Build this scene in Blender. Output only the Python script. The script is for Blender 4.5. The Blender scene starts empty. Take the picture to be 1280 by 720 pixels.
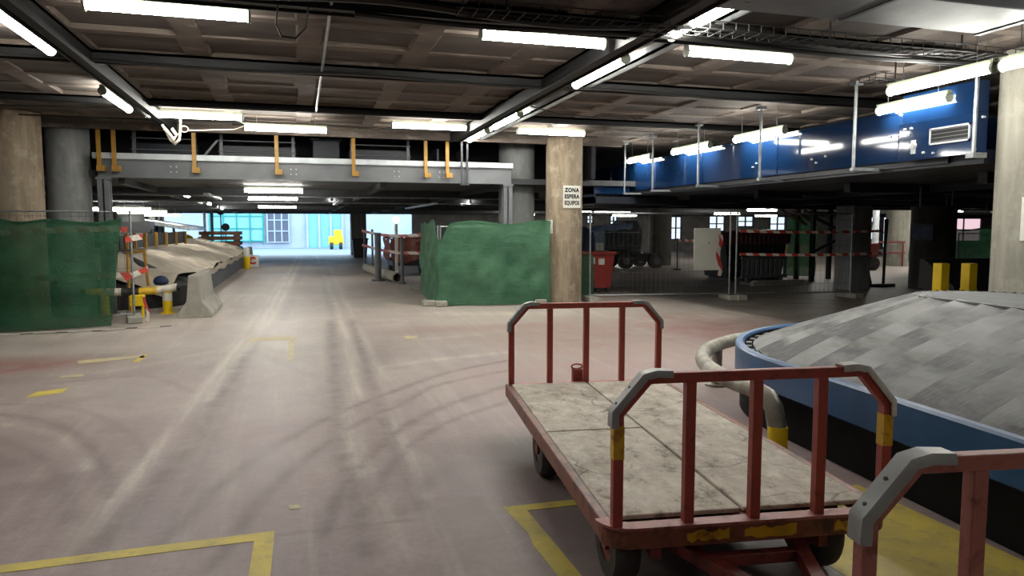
import bpy, bmesh, math, random
import numpy as np
from mathutils import Vector, Matrix, Euler
random.seed(7)
PI = math.pi
S = bpy.context.scene
COL = S.collection

# ------------------------------------------------------------------ camera
FPX = 900.0                     # focal length in pixels of a 1280 x 720 frame
EYE = 1.65
PITCH = math.atan(75/900)
YAW = math.atan(268/900*math.cos(PITCH))
cam = bpy.data.cameras.new('camera')
cam.sensor_fit = 'HORIZONTAL'
cam.sensor_width = 36.0
cam.lens = FPX*36.0/1280.0
cam.clip_start = 0.02
cam.clip_end = 400
camo = bpy.data.objects.new('camera', cam)
COL.objects.link(camo)
camo.location = (0, 0, EYE)
camo.rotation_euler = (PI/2-PITCH, 0, -YAW)
S.camera = camo

# ------------------------------------------------------------------ world, exposure
w = bpy.data.worlds.new('sky')
S.world = w
w.use_nodes = True
bg = w.node_tree.nodes['Background']
bg.inputs['Color'].default_value = (0.62, 0.82, 1.0, 1)
bg.inputs['Strength'].default_value = 5.0
S.view_settings.view_transform = 'Standard'
S.view_settings.look = 'None'
S.view_settings.gamma = 1.0
S.view_settings.use_curve_mapping = False
S.view_settings.exposure = -0.05
TUBE = 74.0                     # radiance of a lit fluorescent tube

# ------------------------------------------------------------------ pixel -> place
FW = (math.sin(YAW)*math.cos(PITCH), math.cos(YAW)*math.cos(PITCH), -math.sin(PITCH))
RT = (math.cos(YAW), -math.sin(YAW), 0)
UP = (math.sin(YAW)*math.sin(PITCH), math.cos(YAW)*math.sin(PITCH), math.cos(PITCH))
def ray(px, py):
    a = (px-640)/FPX; b = -(py-360)/FPX
    return [FW[i]+a*RT[i]+b*UP[i] for i in range(3)]
def onZ(px, py, z=0.0):
    d = ray(px, py); t = (z-EYE)/d[2]
    return Vector((d[0]*t, d[1]*t, z))
def onY(px, py, y):
    d = ray(px, py); t = y/d[1]
    return Vector((d[0]*t, y, EYE+d[2]*t))

# ------------------------------------------------------------------ materials
def lin(c):
    r = []
    for v in c[:3]:
        v /= 255.0
        r.append(v/12.92 if v <= 0.04045 else ((v+0.055)/1.055)**2.4)
    return tuple(r)+(1.0,)
class NT:
    def __init__(s, name):
        s.m = bpy.data.materials.new(name); s.m.use_nodes = True
        s.t = s.m.node_tree; s.b = s.t.nodes['Principled BSDF']
        s.co = s.n('ShaderNodeTexCoord').outputs['Object']
    def n(s, k, **kw):
        x = s.t.nodes.new(k)
        for a, v in kw.items(): setattr(x, a, v)
        return x
    def l(s, a, b): s.t.links.new(a, b)
    def val(s, sock, v):
        if isinstance(v, (int, float, tuple)): sock.default_value = v
        else: s.l(v, sock)
    def noise(s, scale, detail=4, rough=0.6, dist=0.0, vec=None):
        x = s.n('ShaderNodeTexNoise')
        x.inputs['Scale'].default_value = scale; x.inputs['Detail'].default_value = detail
        x.inputs['Roughness'].default_value = rough; x.inputs['Distortion'].default_value = dist
        s.l(vec or s.co, x.inputs['Vector'])
        return x.outputs['Fac']
    def mapped(s, scale, rot=(0, 0, 0), vec=None):
        x = s.n('ShaderNodeMapping'); x.inputs['Scale'].default_value = scale
        x.inputs['Rotation'].default_value = rot
        s.l(vec or s.co, x.inputs['Vector']); return x.outputs['Vector']
    def ramp(s, f, lo, hi, a=0.0, b=1.0):
        x = s.n('ShaderNodeMapRange'); x.inputs['From Min'].default_value = lo
        x.inputs['From Max'].default_value = hi; x.inputs['To Min'].default_value = a
        x.inputs['To Max'].default_value = b
        s.l(f, x.inputs['Value']); return x.outputs['Result']
    def math(s, op, a, b=0.0):
        x = s.n('ShaderNodeMath', operation=op); s.val(x.inputs[0], a); s.val(x.inputs[1], b)
        return x.outputs[0]
    def mix(s, f, a, b, mode='MIX'):
        x = s.n('ShaderNodeMix', data_type='RGBA', blend_type=mode)
        s.val(x.inputs[0], f); s.val(x.inputs[6], a); s.val(x.inputs[7], b)
        return x.outputs[2]
    def attr(s, name):
        x = s.n('ShaderNodeAttribute'); x.attribute_name = name; return x.outputs['Fac']
    def xyz(s):
        x = s.n('ShaderNodeSeparateXYZ'); s.l(s.co, x.inputs[0]); return x.outputs
    def rand(s): return s.n('ShaderNodeObjectInfo').outputs['Random']
    def bump(s, h, strength=0.3, dist=0.02):
        x = s.n('ShaderNodeBump'); x.inputs['Strength'].default_value = strength
        x.inputs['Distance'].default_value = dist
        s.l(h, x.inputs['Height']); s.l(x.outputs[0], s.b.inputs['Normal'])
    def done(s, color, rough=0.6, metal=0.0):
        s.val(s.b.inputs['Base Color'], color); s.val(s.b.inputs['Roughness'], rough)
        s.val(s.b.inputs['Metallic'], metal); return s.m
def worn(name, c1, c2=None, rough=0.6, metal=0.0, scale=5, lo=0.35, hi=0.7, bump=0.0, bscale=30, spec=None):
    t = NT(name)
    c1 = lin(c1); c2 = lin(c2) if c2 else tuple(v*0.72 for v in c1[:3])+(1,)
    f = t.ramp(t.noise(scale, 6, 0.62), lo, hi)
    if bump: t.bump(t.noise(bscale, 4), bump, 0.01)
    if spec is not None: t.b.inputs['Specular IOR Level'].default_value = spec
    return t.done(t.mix(f, c1, c2), rough, metal)
def glow(name, col, s):
    t = NT(name)
    t.b.inputs['Emission Color'].default_value = tuple(col)+(1,)
    t.b.inputs['Emission Strength'].default_value = s
    return t.done((0.8, 0.8, 0.8, 1), 0.5)
def banded(name, cols, width, axis=0, rough=0.55, slant=0.0):
    t = NT(name); o = t.xyz()
    v = t.math('ADD', o[axis], t.math('MULTIPLY', o[2], slant))
    v = t.math('FLOORED_MODULO', t.math('DIVIDE', v, width), float(len(cols)))
    c = lin(cols[0])
    for i in range(1, len(cols)):
        c = t.mix(t.math('GREATER_THAN', v, float(i)), c, lin(cols[i]))
    f = t.ramp(t.noise(9, 5), 0.45, 0.75, 0, 0.5)
    return t.done(t.mix(f, c, lin((95, 90, 82))), rough)

M = {}
def floor_material():
    t = NT('worn painted concrete floor')
    o = t.xyz()
    big = t.noise(0.35, 5, 0.6)
    mid = t.noise(1.6, 7, 0.68, 0.4)
    fine = t.noise(22, 5, 0.7)
    streak = t.noise(1.0, 5, 0.65, 0.2, t.mapped((5.0, 0.35, 1)))
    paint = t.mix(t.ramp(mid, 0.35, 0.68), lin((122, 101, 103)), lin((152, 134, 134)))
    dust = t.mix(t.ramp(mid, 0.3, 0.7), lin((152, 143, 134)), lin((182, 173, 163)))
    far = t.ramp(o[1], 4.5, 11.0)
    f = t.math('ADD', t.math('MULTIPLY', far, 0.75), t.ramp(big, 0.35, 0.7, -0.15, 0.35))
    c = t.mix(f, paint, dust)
    c = t.mix(t.math('MULTIPLY', t.ramp(streak, 0.5, 0.75), 0.3), c, lin((188, 180, 168)))
    c = t.mix(t.math('MULTIPLY', t.attr('red'), t.ramp(mid, 0.3, 0.6, 0.25, 0.95)), c, lin((140, 92, 86)))
    c = t.mix(t.math('MULTIPLY', t.attr('grime_shade'), t.ramp(mid, 0.25, 0.6, 0.6, 1.0)), c, lin((92, 86, 80)))  # dirt together with painted-in shade
    c = t.mix(t.math('MULTIPLY', t.attr('dust'), t.ramp(streak, 0.35, 0.62, 0.1, 0.75)), c, lin((206, 198, 184)))
    c = t.mix(t.math('MULTIPLY', t.attr('tyre'), t.ramp(t.noise(3.2, 6, 0.7), 0.3, 0.62, 0.15, 0.95)), c, lin((82, 69, 68)))
    c = t.mix(t.ramp(fine, 0.42, 0.8, 0, 0.3), c, lin((84, 76, 74)))
    t.bump(fine, 0.08, 0.01)
    r = t.ramp(mid, 0.3, 0.7, 0.42, 0.62)
    t.b.inputs['Specular IOR Level'].default_value = 0.35
    return t.done(c, r)
def ceiling_material(name, c1, c2, c3):
    t = NT(name)
    a = t.noise(0.9, 6, 0.65, 0.6, t.mapped((0.6, 1.6, 1)))
    b = t.noise(3.5, 6, 0.7, 0.5, t.mapped((0.5, 1.5, 1)))
    c = t.mix(t.ramp(a, 0.35, 0.65), lin(c1), lin(c2))
    c = t.mix(t.ramp(b, 0.55, 0.75, 0, 0.7), c, lin(c3))
    t.bump(b, 0.4, 0.02)
    return t.done(c, 0.85)
def concrete(name, c1, c2, c3, vert=True):
    t = NT(name)
    a = t.noise(2.2, 7, 0.65, 0.4, t.mapped((3.0, 3.0, 0.5)) if vert else None)
    b = t.noise(4.0, 7, 0.7)
    c = t.mix(t.ramp(a, 0.35, 0.68), lin(c1), lin(c2))
    c = t.mix(t.ramp(b, 0.52, 0.72, 0, 0.75), c, lin(c3))
    t.bump(t.noise(14, 6, 0.7), 0.35, 0.02)
    return t.done(c, 0.85)
def net_material(name, c1, c2, through):
    t = NT(name)
    a = t.noise(3, 5, 0.6)
    c = t.mix(t.ramp(a, 0.3, 0.7), lin(c1), lin(c2))
    weave = t.noise(120, 2, 0.5, 0, t.mapped((1, 1, 1)))
    t.bump(t.noise(2.2, 6, 0.65, 0.8, t.mapped((0.8, 0.8, 3.0))), 0.6, 0.06)
    t.done(c, 0.75)
    tr = t.n('ShaderNodeBsdfTransparent')
    tl = t.n('ShaderNodeBsdfTranslucent'); t.l(c, tl.inputs['Color'])
    m1 = t.n('ShaderNodeMixShader'); m1.inputs[0].default_value = 0.35
    m2 = t.n('ShaderNodeMixShader')
    t.val(m2.inputs[0], t.ramp(weave, 0.35, 0.65, through*0.6, through*1.4))
    out = t.t.nodes['Material Output']
    t.l(t.b.outputs[0], m1.inputs[1]); t.l(tl.outputs[0], m1.inputs[2])
    t.l(m1.outputs[0], m2.inputs[1]); t.l(tr.outputs[0], m2.inputs[2])
    t.l(m2.outputs[0], out.inputs['Surface'])
    return t.m
def plate_material():
    t = NT('dusty rubber plate')
    o = t.xyz(); r = t.rand()
    v = t.n('ShaderNodeCombineXYZ')
    t.l(t.math('MULTIPLY', o[0], 1.6), v.inputs[0]); t.l(t.math('MULTIPLY', o[1], 0.6), v.inputs[1]); t.l(t.math('MULTIPLY', r, 37.0), v.inputs[2])
    a = t.noise(1.3, 4, 0.55, 0.3, v.outputs[0])
    b = t.noise(14, 5, 0.7, 0.2, t.mapped((0.4, 3.0, 1)))
    c = t.mix(t.ramp(a, 0.40, 0.58), lin((130, 130, 129)), lin((46, 46, 48)))
    c = t.mix(t.ramp(r, 0.0, 1.0, 0.0, 0.35), c, lin((92, 92, 92)))
    c = t.mix(t.ramp(b, 0.5, 0.8, 0, 0.4), c, lin((168, 166, 162)))
    t.bump(b, 0.1, 0.01)
    return t.done(c, 0.6)
def deck_material():
    t = NT('scuffed plywood deck')
    a = t.noise(1.7, 7, 0.7, 0.1)
    b = t.noise(5.5, 8, 0.78, 0.05, t.mapped((1.5, 0.9, 1)))
    g = t.noise(30, 4, 0.6, 0.2, t.mapped((0.25, 4.0, 1)))
    c = t.mix(t.ramp(a, 0.3, 0.68), lin((200, 190, 176)), lin((158, 147, 134)))
    c = t.mix(t.ramp(b, 0.5, 0.66, 0, 0.8), c, lin((214, 208, 197)))
    c = t.mix(t.ramp(b, 0.46, 0.36, 0, 0.8), c, lin((112, 100, 88)))
    c = t.mix(t.ramp(g, 0.6, 0.75, 0, 0.35), c, lin((84, 74, 64)))
    x = t.n('ShaderNodeTexVoronoi', feature='DISTANCE_TO_EDGE'); x.inputs['Scale'].default_value = 1.7
    nz = t.n('ShaderNodeTexNoise'); nz.inputs['Scale'].default_value = 3.0
    t.l(t.co, nz.inputs['Vector'])
    t.l(t.mix(0.3, t.co, nz.outputs['Color']), x.inputs['Vector'])
    crack = t.ramp(x.outputs['Distance'], 0.0, 0.012, 1, 0)
    crack = t.math('MULTIPLY', crack, t.ramp(a, 0.45, 0.6))
    c = t.mix(t.math('MULTIPLY', crack, 0.8), c, lin((60, 52, 44)))
    t.bump(b, 0.25, 0.01)
    return t.done(c, 0.8)
def painted_steel(name, c, rust, edge, amt=0.55):
    t = NT(name)
    a = t.noise(11, 7, 0.7, 0.3)
    b = t.noise(40, 5, 0.7)
    col = t.mix(t.ramp(a, amt, amt+0.14), lin(c), lin(rust))
    col = t.mix(t.ramp(b, 0.62, 0.75, 0, 0.55), col, lin(edge))
    t.bump(b, 0.15, 0.005)
    return t.done(col, 0.5)
def yellow_paint():
    t = NT('worn yellow floor paint')
    a = t.noise(3.0, 7, 0.7, 0.4)
    c = t.mix(t.ramp(a, 0.35, 0.6), lin((206, 184, 74)), lin((176, 158, 80)))
    c = t.mix(t.ramp(t.noise(7, 7, 0.7), 0.54, 0.72, 0, 0.7), c, lin((126, 112, 92)))
    return t.done(c, 0.6)

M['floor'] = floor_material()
M['ceil_rib'] = ceiling_material('pale ceiling rib', (106, 95, 86), (72, 64, 58), (160, 148, 135))
M['ceil_pan'] = ceiling_material('sooty ceiling panel', (58, 51, 47), (84, 75, 69), (114, 102, 93))
M['low_ceil'] = worn('dark mezzanine underside', (70, 71, 74), (48, 49, 52), 0.7)
M['wall'] = worn('grey block wall', (128, 126, 122), (98, 96, 92), 0.85, scale=1.5)
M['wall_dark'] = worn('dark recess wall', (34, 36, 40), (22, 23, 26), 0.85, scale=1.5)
M['col_brown'] = concrete('stained brown concrete', (150, 136, 116), (112, 98, 80), (176, 164, 144))
M['col_grey'] = concrete('grey concrete', (138, 140, 140), (116, 118, 118), (150, 151, 150))
M['col_pale'] = concrete('pale concrete', (140, 137, 126), (116, 112, 102), (156, 152, 142))
M['col_dark'] = concrete('dark concrete', (84, 80, 74), (66, 62, 58), (100, 94, 86))
M['jersey'] = concrete('barrier concrete', (158, 155, 145), (134, 131, 122), (178, 174, 164), False)
M['black'] = worn('black rubber', (22, 22, 23), (34, 33, 32), 0.7)
M['black_steel'] = worn('black painted steel', (22, 22, 24), (14, 14, 15), 0.6)
M['cable'] = worn('black cable', (24, 23, 22), (36, 34, 32), 0.6)
M['galv'] = worn('galvanised steel', (170, 174, 176), (130, 134, 138), 0.38, 0.7, scale=8)
M['steel_grey'] = worn('grey painted steel', (108, 111, 114), (92, 95, 98), 0.5, 0.0, scale=3)
M['steel_pale'] = worn('pale grey steel', (196, 202, 206), (166, 172, 176), 0.4, 0.1, scale=4)
M['steel_dark'] = worn('dark steel', (62, 64, 68), (46, 48, 52), 0.5, 0.3)
M['yellow_steel'] = worn('yellow painted steel', (172, 128, 40), (138, 102, 36), 0.5)
M['yellow'] = worn('bright yellow paint', (236, 200, 24), (214, 176, 20), 0.45, lo=0.5, hi=0.9)
M['white'] = worn('white paint', (222, 222, 216), (196, 196, 190), 0.55)
M['white_board'] = worn('off white board', (218, 218, 208), (204, 204, 196), 0.55, scale=2)
M['ink'] = worn('black lettering', (16, 16, 16), (22, 22, 22), 0.8, spec=0.12)
M['red_ink'] = worn('red lettering', (206, 60, 50), (180, 50, 44), 0.6)
def blue_paint():
    t = NT('glossy blue paint')
    a = t.noise(1.4, 4, 0.6)
    t.b.inputs['Specular IOR Level'].default_value = 0.4
    return t.done(t.mix(t.ramp(a, 0.3, 0.7), lin((17, 43, 78)), lin((13, 35, 66))), 0.06)
M['blue'] = blue_paint()
M['blue_rim'] = worn('blue carousel paint', (50, 92, 136), (32, 70, 110), 0.36, scale=2)
M['navy'] = worn('dark navy steel', (20, 26, 40), (12, 16, 26), 0.5)
M['net'] = net_material('green debris netting', (84, 132, 100), (58, 106, 78), 0.08)
M['net_dark'] = net_material('dark green debris netting', (40, 98, 66), (30, 80, 54), 0.14)
M['red_tape'] = banded('red and white tape', [(214, 208, 198), (188, 62, 46)], 0.16, 0, slant=0.7)
M['ground_tape'] = banded('black and white kerb strip', [(206, 202, 190), (206, 202, 190), (52, 46, 44)], 0.16, 0)
M['hazard'] = banded('yellow white and black bands', [(228, 186, 40), (222, 216, 200), (40, 38, 36)], 0.3, 0)
M['tarp'] = worn('dusty beige tarpaulin', (186, 174, 156), (156, 146, 130), 0.85, scale=2.2, bump=0.25, bscale=8)
M['plate'] = plate_material()
M['deck'] = deck_material()
M['cart_red'] = painted_steel('faded red cart steel', (158, 66, 54), (108, 50, 41), (184, 116, 98))
M['cart_pink'] = painted_steel('sun bleached red steel', (158, 94, 84), (120, 62, 52), (186, 140, 130), 0.5)
M['cart_rust'] = painted_steel('rusty cart frame', (128, 74, 52), (78, 48, 36), (160, 120, 96), 0.48)
M['cart_under'] = painted_steel('grimy red undercarriage', (112, 46, 38), (62, 32, 28), (120, 80, 66), 0.5)
M['guard'] = worn('grey moulded corner guard', (156, 156, 154), (128, 128, 126), 0.42, scale=6)
M['pad_white'] = worn('bleached corner guard', (206, 202, 196), (158, 152, 146), 0.5, scale=9)
M['rubber'] = worn('tyre rubber', (40, 37, 36), (58, 52, 48), 0.75, scale=7)
M['yellow_floor'] = yellow_paint()
M['pale_floor'] = worn('faded floor marking', (196, 182, 132), (158, 148, 132), 0.65, scale=5)
M['pipe_guard'] = worn('scuffed grey pipe', (166, 162, 150), (112, 106, 94), 0.45, 0.2, scale=6)
M['red'] = worn('red plastic', (150, 46, 38), (122, 36, 32), 0.5)
M['maroon'] = worn('dark red sheet', (110, 34, 38), (84, 26, 30), 0.6)
M['brown_sheet'] = worn('reddish brown sheet', (120, 66, 56), (92, 50, 44), 0.8)
M['navy_sheet'] = worn('navy blue sheet', (36, 50, 88), (24, 34, 62), 0.7)
M['blue_sheet'] = worn('pale blue sheet', (120, 142, 172), (84, 104, 138), 0.7)
M['grey_box'] = worn('grey plastic', (96, 98, 100), (74, 76, 78), 0.6)
M['dark_machine'] = worn('dark green grey paint', (62, 66, 62), (46, 50, 48), 0.55)
M['timber'] = worn('brown timber', (140, 100, 76), (108, 76, 58), 0.8)
M['tube'] = glow('lit fluorescent tube', (1.0, 0.98, 0.90), TUBE)
M['tube_low'] = glow('lit warm tube', (1.0, 0.98, 0.78), TUBE)
M['housing'] = worn('pale green grey fitting', (150, 156, 136), (128, 134, 116), 0.5)
M['daylight'] = glow('daylit window', (0.72, 0.86, 1.0), 1.3)
M['daylight_pink'] = glow('daylit pinkish window', (1.0, 0.72, 0.8), 0.9)
M['facade'] = worn('pale rendered facade', (176, 184, 194), (160, 168, 180), 0.8, scale=0.7)
M['facade_grey'] = worn('grey panel facade', (98, 100, 112), (88, 90, 102), 0.8, scale=0.7)
M['cyan'] = worn('cyan glazing', (130, 186, 196), (112, 166, 186), 0.3, scale=0.4)
M['teal'] = worn('teal frame', (24, 150, 130), (20, 132, 120), 0.4)
M['yard'] = worn('pale yard paving', (140, 152, 176), (126, 138, 162), 0.8, scale=0.6)
M['ivory_cable'] = worn('ivory cable', (176, 170, 154), (150, 144, 130), 0.6)

# ------------------------------------------------------------------ mesh helpers
BASE = {}
def basis(d):
    d = Vector(d).normalized()
    u = d.cross(Vector((0, 0, 1)))
    if u.length < 1e-4: u = Vector((1, 0, 0))
    u.normalize()
    return u, d.cross(u).normalized()
class MB:
    def __init__(s): s.v = []; s.f = []; s.mi = []; s.ch = []
    def add(s, vs, fs, mi=0):
        k = len(s.v); s.v += [tuple(v) for v in vs]; s.ch.append((k, len(s.v), len(s.f), len(s.f)+len(fs)))
        for f in fs: s.f.append(tuple(i+k for i in f)); s.mi.append(mi)
        return s
    def box(s, a, b, mi=0, rz=0.0, rx=0.0):
        lo = [min(a[i], b[i]) for i in range(3)]; hi = [max(a[i], b[i]) for i in range(3)]
        vs = [(x, y, z) for z in (lo[2], hi[2]) for (x, y) in ((lo[0], lo[1]), (hi[0], lo[1]), (hi[0], hi[1]), (lo[0], hi[1]))]
        if rz or rx:
            c = Vector([(lo[i]+hi[i])/2 for i in range(3)]); R = Euler((rx, 0, rz)).to_matrix()
            vs = [c+R@(Vector(v)-c) for v in vs]
        return s.add(vs, [(0, 3, 2, 1), (4, 5, 6, 7), (0, 1, 5, 4), (1, 2, 6, 5), (2, 3, 7, 6), (3, 0, 4, 7)], mi)
    def cyl(s, p, q, r, n=16, r2=None, mi=0):
        p = Vector(p); q = Vector(q); r2 = r if r2 is None else r2
        u, v = basis(q-p)
        vs = [p+(u*math.cos(2*PI*i/n)+v*math.sin(2*PI*i/n))*r for i in range(n)]
        vs += [q+(u*math.cos(2*PI*i/n)+v*math.sin(2*PI*i/n))*r2 for i in range(n)]
        fs = [(i, (i+1) % n, n+(i+1) % n, n+i) for i in range(n)]+[tuple(range(n-1, -1, -1)), tuple(range(n, 2*n))]
        return s.add(vs, fs, mi)
    def beam(s, p, q, wx, wy, mi=0):
        """square bar; wx across (horizontal), wy in the other direction"""
        p = Vector(p); q = Vector(q); u, v = basis(q-p)
        vs = [c+u*a*wx/2+v*b*wy/2 for c in (p, q) for a, b in ((-1, -1), (1, -1), (1, 1), (-1, 1))]
        return s.add(vs, [(0, 1, 5, 4), (1, 2, 6, 5), (2, 3, 7, 6), (3, 0, 4, 7), (3, 2, 1, 0), (4, 5, 6, 7)], mi)
    def sweep(s, pts, prof, closed=False, up=(0, 0, 1), mi=0, cap=True):
        """prof: list of (side, up) offsets swept along pts, mitred"""
        P = [Vector(p) for p in pts]; n = len(P); m = len(prof); vs = []
        up = Vector(up)
        for i in range(n):
            a = P[i-1] if (i > 0 or closed) else None
            b = P[(i+1) % n] if (i < n-1 or closed) else None
            d1 = (P[i]-a).normalized() if a is not None else (b-P[i]).normalized()
            d2 = (b-P[i]).normalized() if b is not None else d1
            d = (d1+d2).normalized()
            sd = d.cross(up)
            sd = sd.normalized() if sd.length > 1e-4 else Vector((1, 0, 0))
            u2 = sd.cross(d).normalized()
            k = 1/max(0.4, d.dot(d1))
            # mitre in the bend plane
            bend = (d2-d1)
            for (x, y) in prof:
                o = sd*x+u2*y
                if bend.length > 1e-4:
                    bn = bend.normalized(); o = o+bn*(o.dot(bn))*(k-1)
                vs.append(P[i]+o)
        fs = []
        for i in range(n if closed else n-1):
            j = (i+1) % n
            for t in range(m):
                t2 = (t+1) % m
                fs.append((i*m+t, i*m+t2, j*m+t2, j*m+t))
        if cap and not closed:
            fs.append(tuple(range(m-1, -1, -1))); fs.append(tuple(range((n-1)*m, n*m)))
        return s.add(vs, fs, mi)
    def tube(s, pts, r, n=8, closed=False, up=(0, 0, 1), mi=0):
        return s.sweep(pts, [(r*math.cos(2*PI*i/n), r*math.sin(2*PI*i/n)) for i in range(n)], closed, up, mi)
    def lathe(s, prof, c=(0, 0, 0), n=32, mi=0):
        vs = []; m = len(prof)
        for i in range(n):
            a = 2*PI*i/n
            for (r, z) in prof: vs.append((c[0]+r*math.cos(a), c[1]+r*math.sin(a), c[2]+z))
        fs = [(i*m+t, ((i+1) % n)*m+t, ((i+1) % n)*m+t+1, i*m+t+1) for i in range(n) for t in range(m-1)]
        fs.append(tuple(i*m for i in range(n-1, -1, -1))); fs.append(tuple(i*m+m-1 for i in range(n)))
        return s.add(vs, fs, mi)
    def grid(s, fn, nu, nv, mi=0):
        vs = [fn(i/nu, j/nv) for j in range(nv+1) for i in range(nu+1)]
        fs = [(j*(nu+1)+i, j*(nu+1)+i+1, (j+1)*(nu+1)+i+1, (j+1)*(nu+1)+i) for j in range(nv) for i in range(nu)]
        return s.add(vs, fs, mi)
    def prism(s, poly, d, mi=0):
        n = len(poly); d = Vector(d)
        vs = [Vector(p) for p in poly]+[Vector(p)+d for p in poly]
        return s.add(vs, [tuple(range(n-1, -1, -1)), tuple(range(n, 2*n))]+[(i, (i+1) % n, n+(i+1) % n, n+i) for i in range(n)], mi)
    def build(s, name, mats, parent=None, smooth=None, bevel=0.0, solid=0.0, base=None):
        me = bpy.data.meshes.new(name)
        if parent is not None: b = BASE[parent.name]
        elif base is not None: b = Vector(base)
        else:
            A = np.array(s.v); lo = A.min(0); hi = A.max(0)
            b = Vector(((lo[0]+hi[0])/2, (lo[1]+hi[1])/2, lo[2]))
        me.from_pydata([(v[0]-b.x, v[1]-b.y, v[2]-b.z) for v in s.v], [], s.f)
        if not isinstance(mats, (list, tuple)): mats = [mats]
        for m in mats: me.materials.append(M[m] if isinstance(m, str) else m)
        if len(mats) > 1: me.polygons.foreach_set('material_index', s.mi)
        bm = bmesh.new(); bm.from_mesh(me); bmesh.ops.recalc_face_normals(bm, faces=bm.faces); bm.to_mesh(me); bm.free()
        if smooth is not None:
            me.polygons.foreach_set('use_smooth', [True]*len(me.polygons))
            me.set_sharp_from_angle(angle=math.radians(smooth))
        me.update()
        o = bpy.data.objects.new(name, me); COL.objects.link(o)
        if parent is not None: o.parent = parent
        else: o.location = b
        BASE[o.name] = b
        if solid:
            md = o.modifiers.new('thickness', 'SOLIDIFY'); md.thickness = solid; md.offset = 0
        if bevel:
            md = o.modifiers.new('edges', 'BEVEL'); md.width = bevel; md.segments = 2; md.limit_method = 'ANGLE'
        return o
    def build_each(s, name, mats, parent, **kw):
        out = []
        for (v0, v1, f0, f1) in s.ch:
            m = MB(); m.add(s.v[v0:v1], [tuple(i-v0 for i in f) for f in s.f[f0:f1]]); out.append(m.build(name, mats, parent, **kw))
        return out
def tag(o, label, cat, group=None, kind=None):
    o['label'] = label; o['category'] = cat
    if group: o['group'] = group
    if kind: o['kind'] = kind
    return o
def thing(name, label, cat, loc=(0, 0, 0), group=None):
    o = bpy.data.objects.new(name, None); COL.objects.link(o); o.empty_display_size = 0.1
    o.location = loc; BASE[o.name] = Vector(loc)
    return tag(o, label, cat, group)
def struct(o):
    o['kind'] = 'structure'; return o
def copy_tree(o, parent=None):
    c = o.copy(); COL.objects.link(c); c.parent = parent
    BASE[c.name] = BASE[o.name].copy()
    for ch in list(o.children): copy_tree(ch, c)
    return c
def wob(x, y, s=1.0, seed=0.0):
    return (math.sin(x*2.3*s+seed)*0.5+math.sin(y*3.1*s+x*1.3*s+seed*2)*0.3+math.sin(x*5.7*s-y*4.1*s+seed*3)*0.2)

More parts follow.
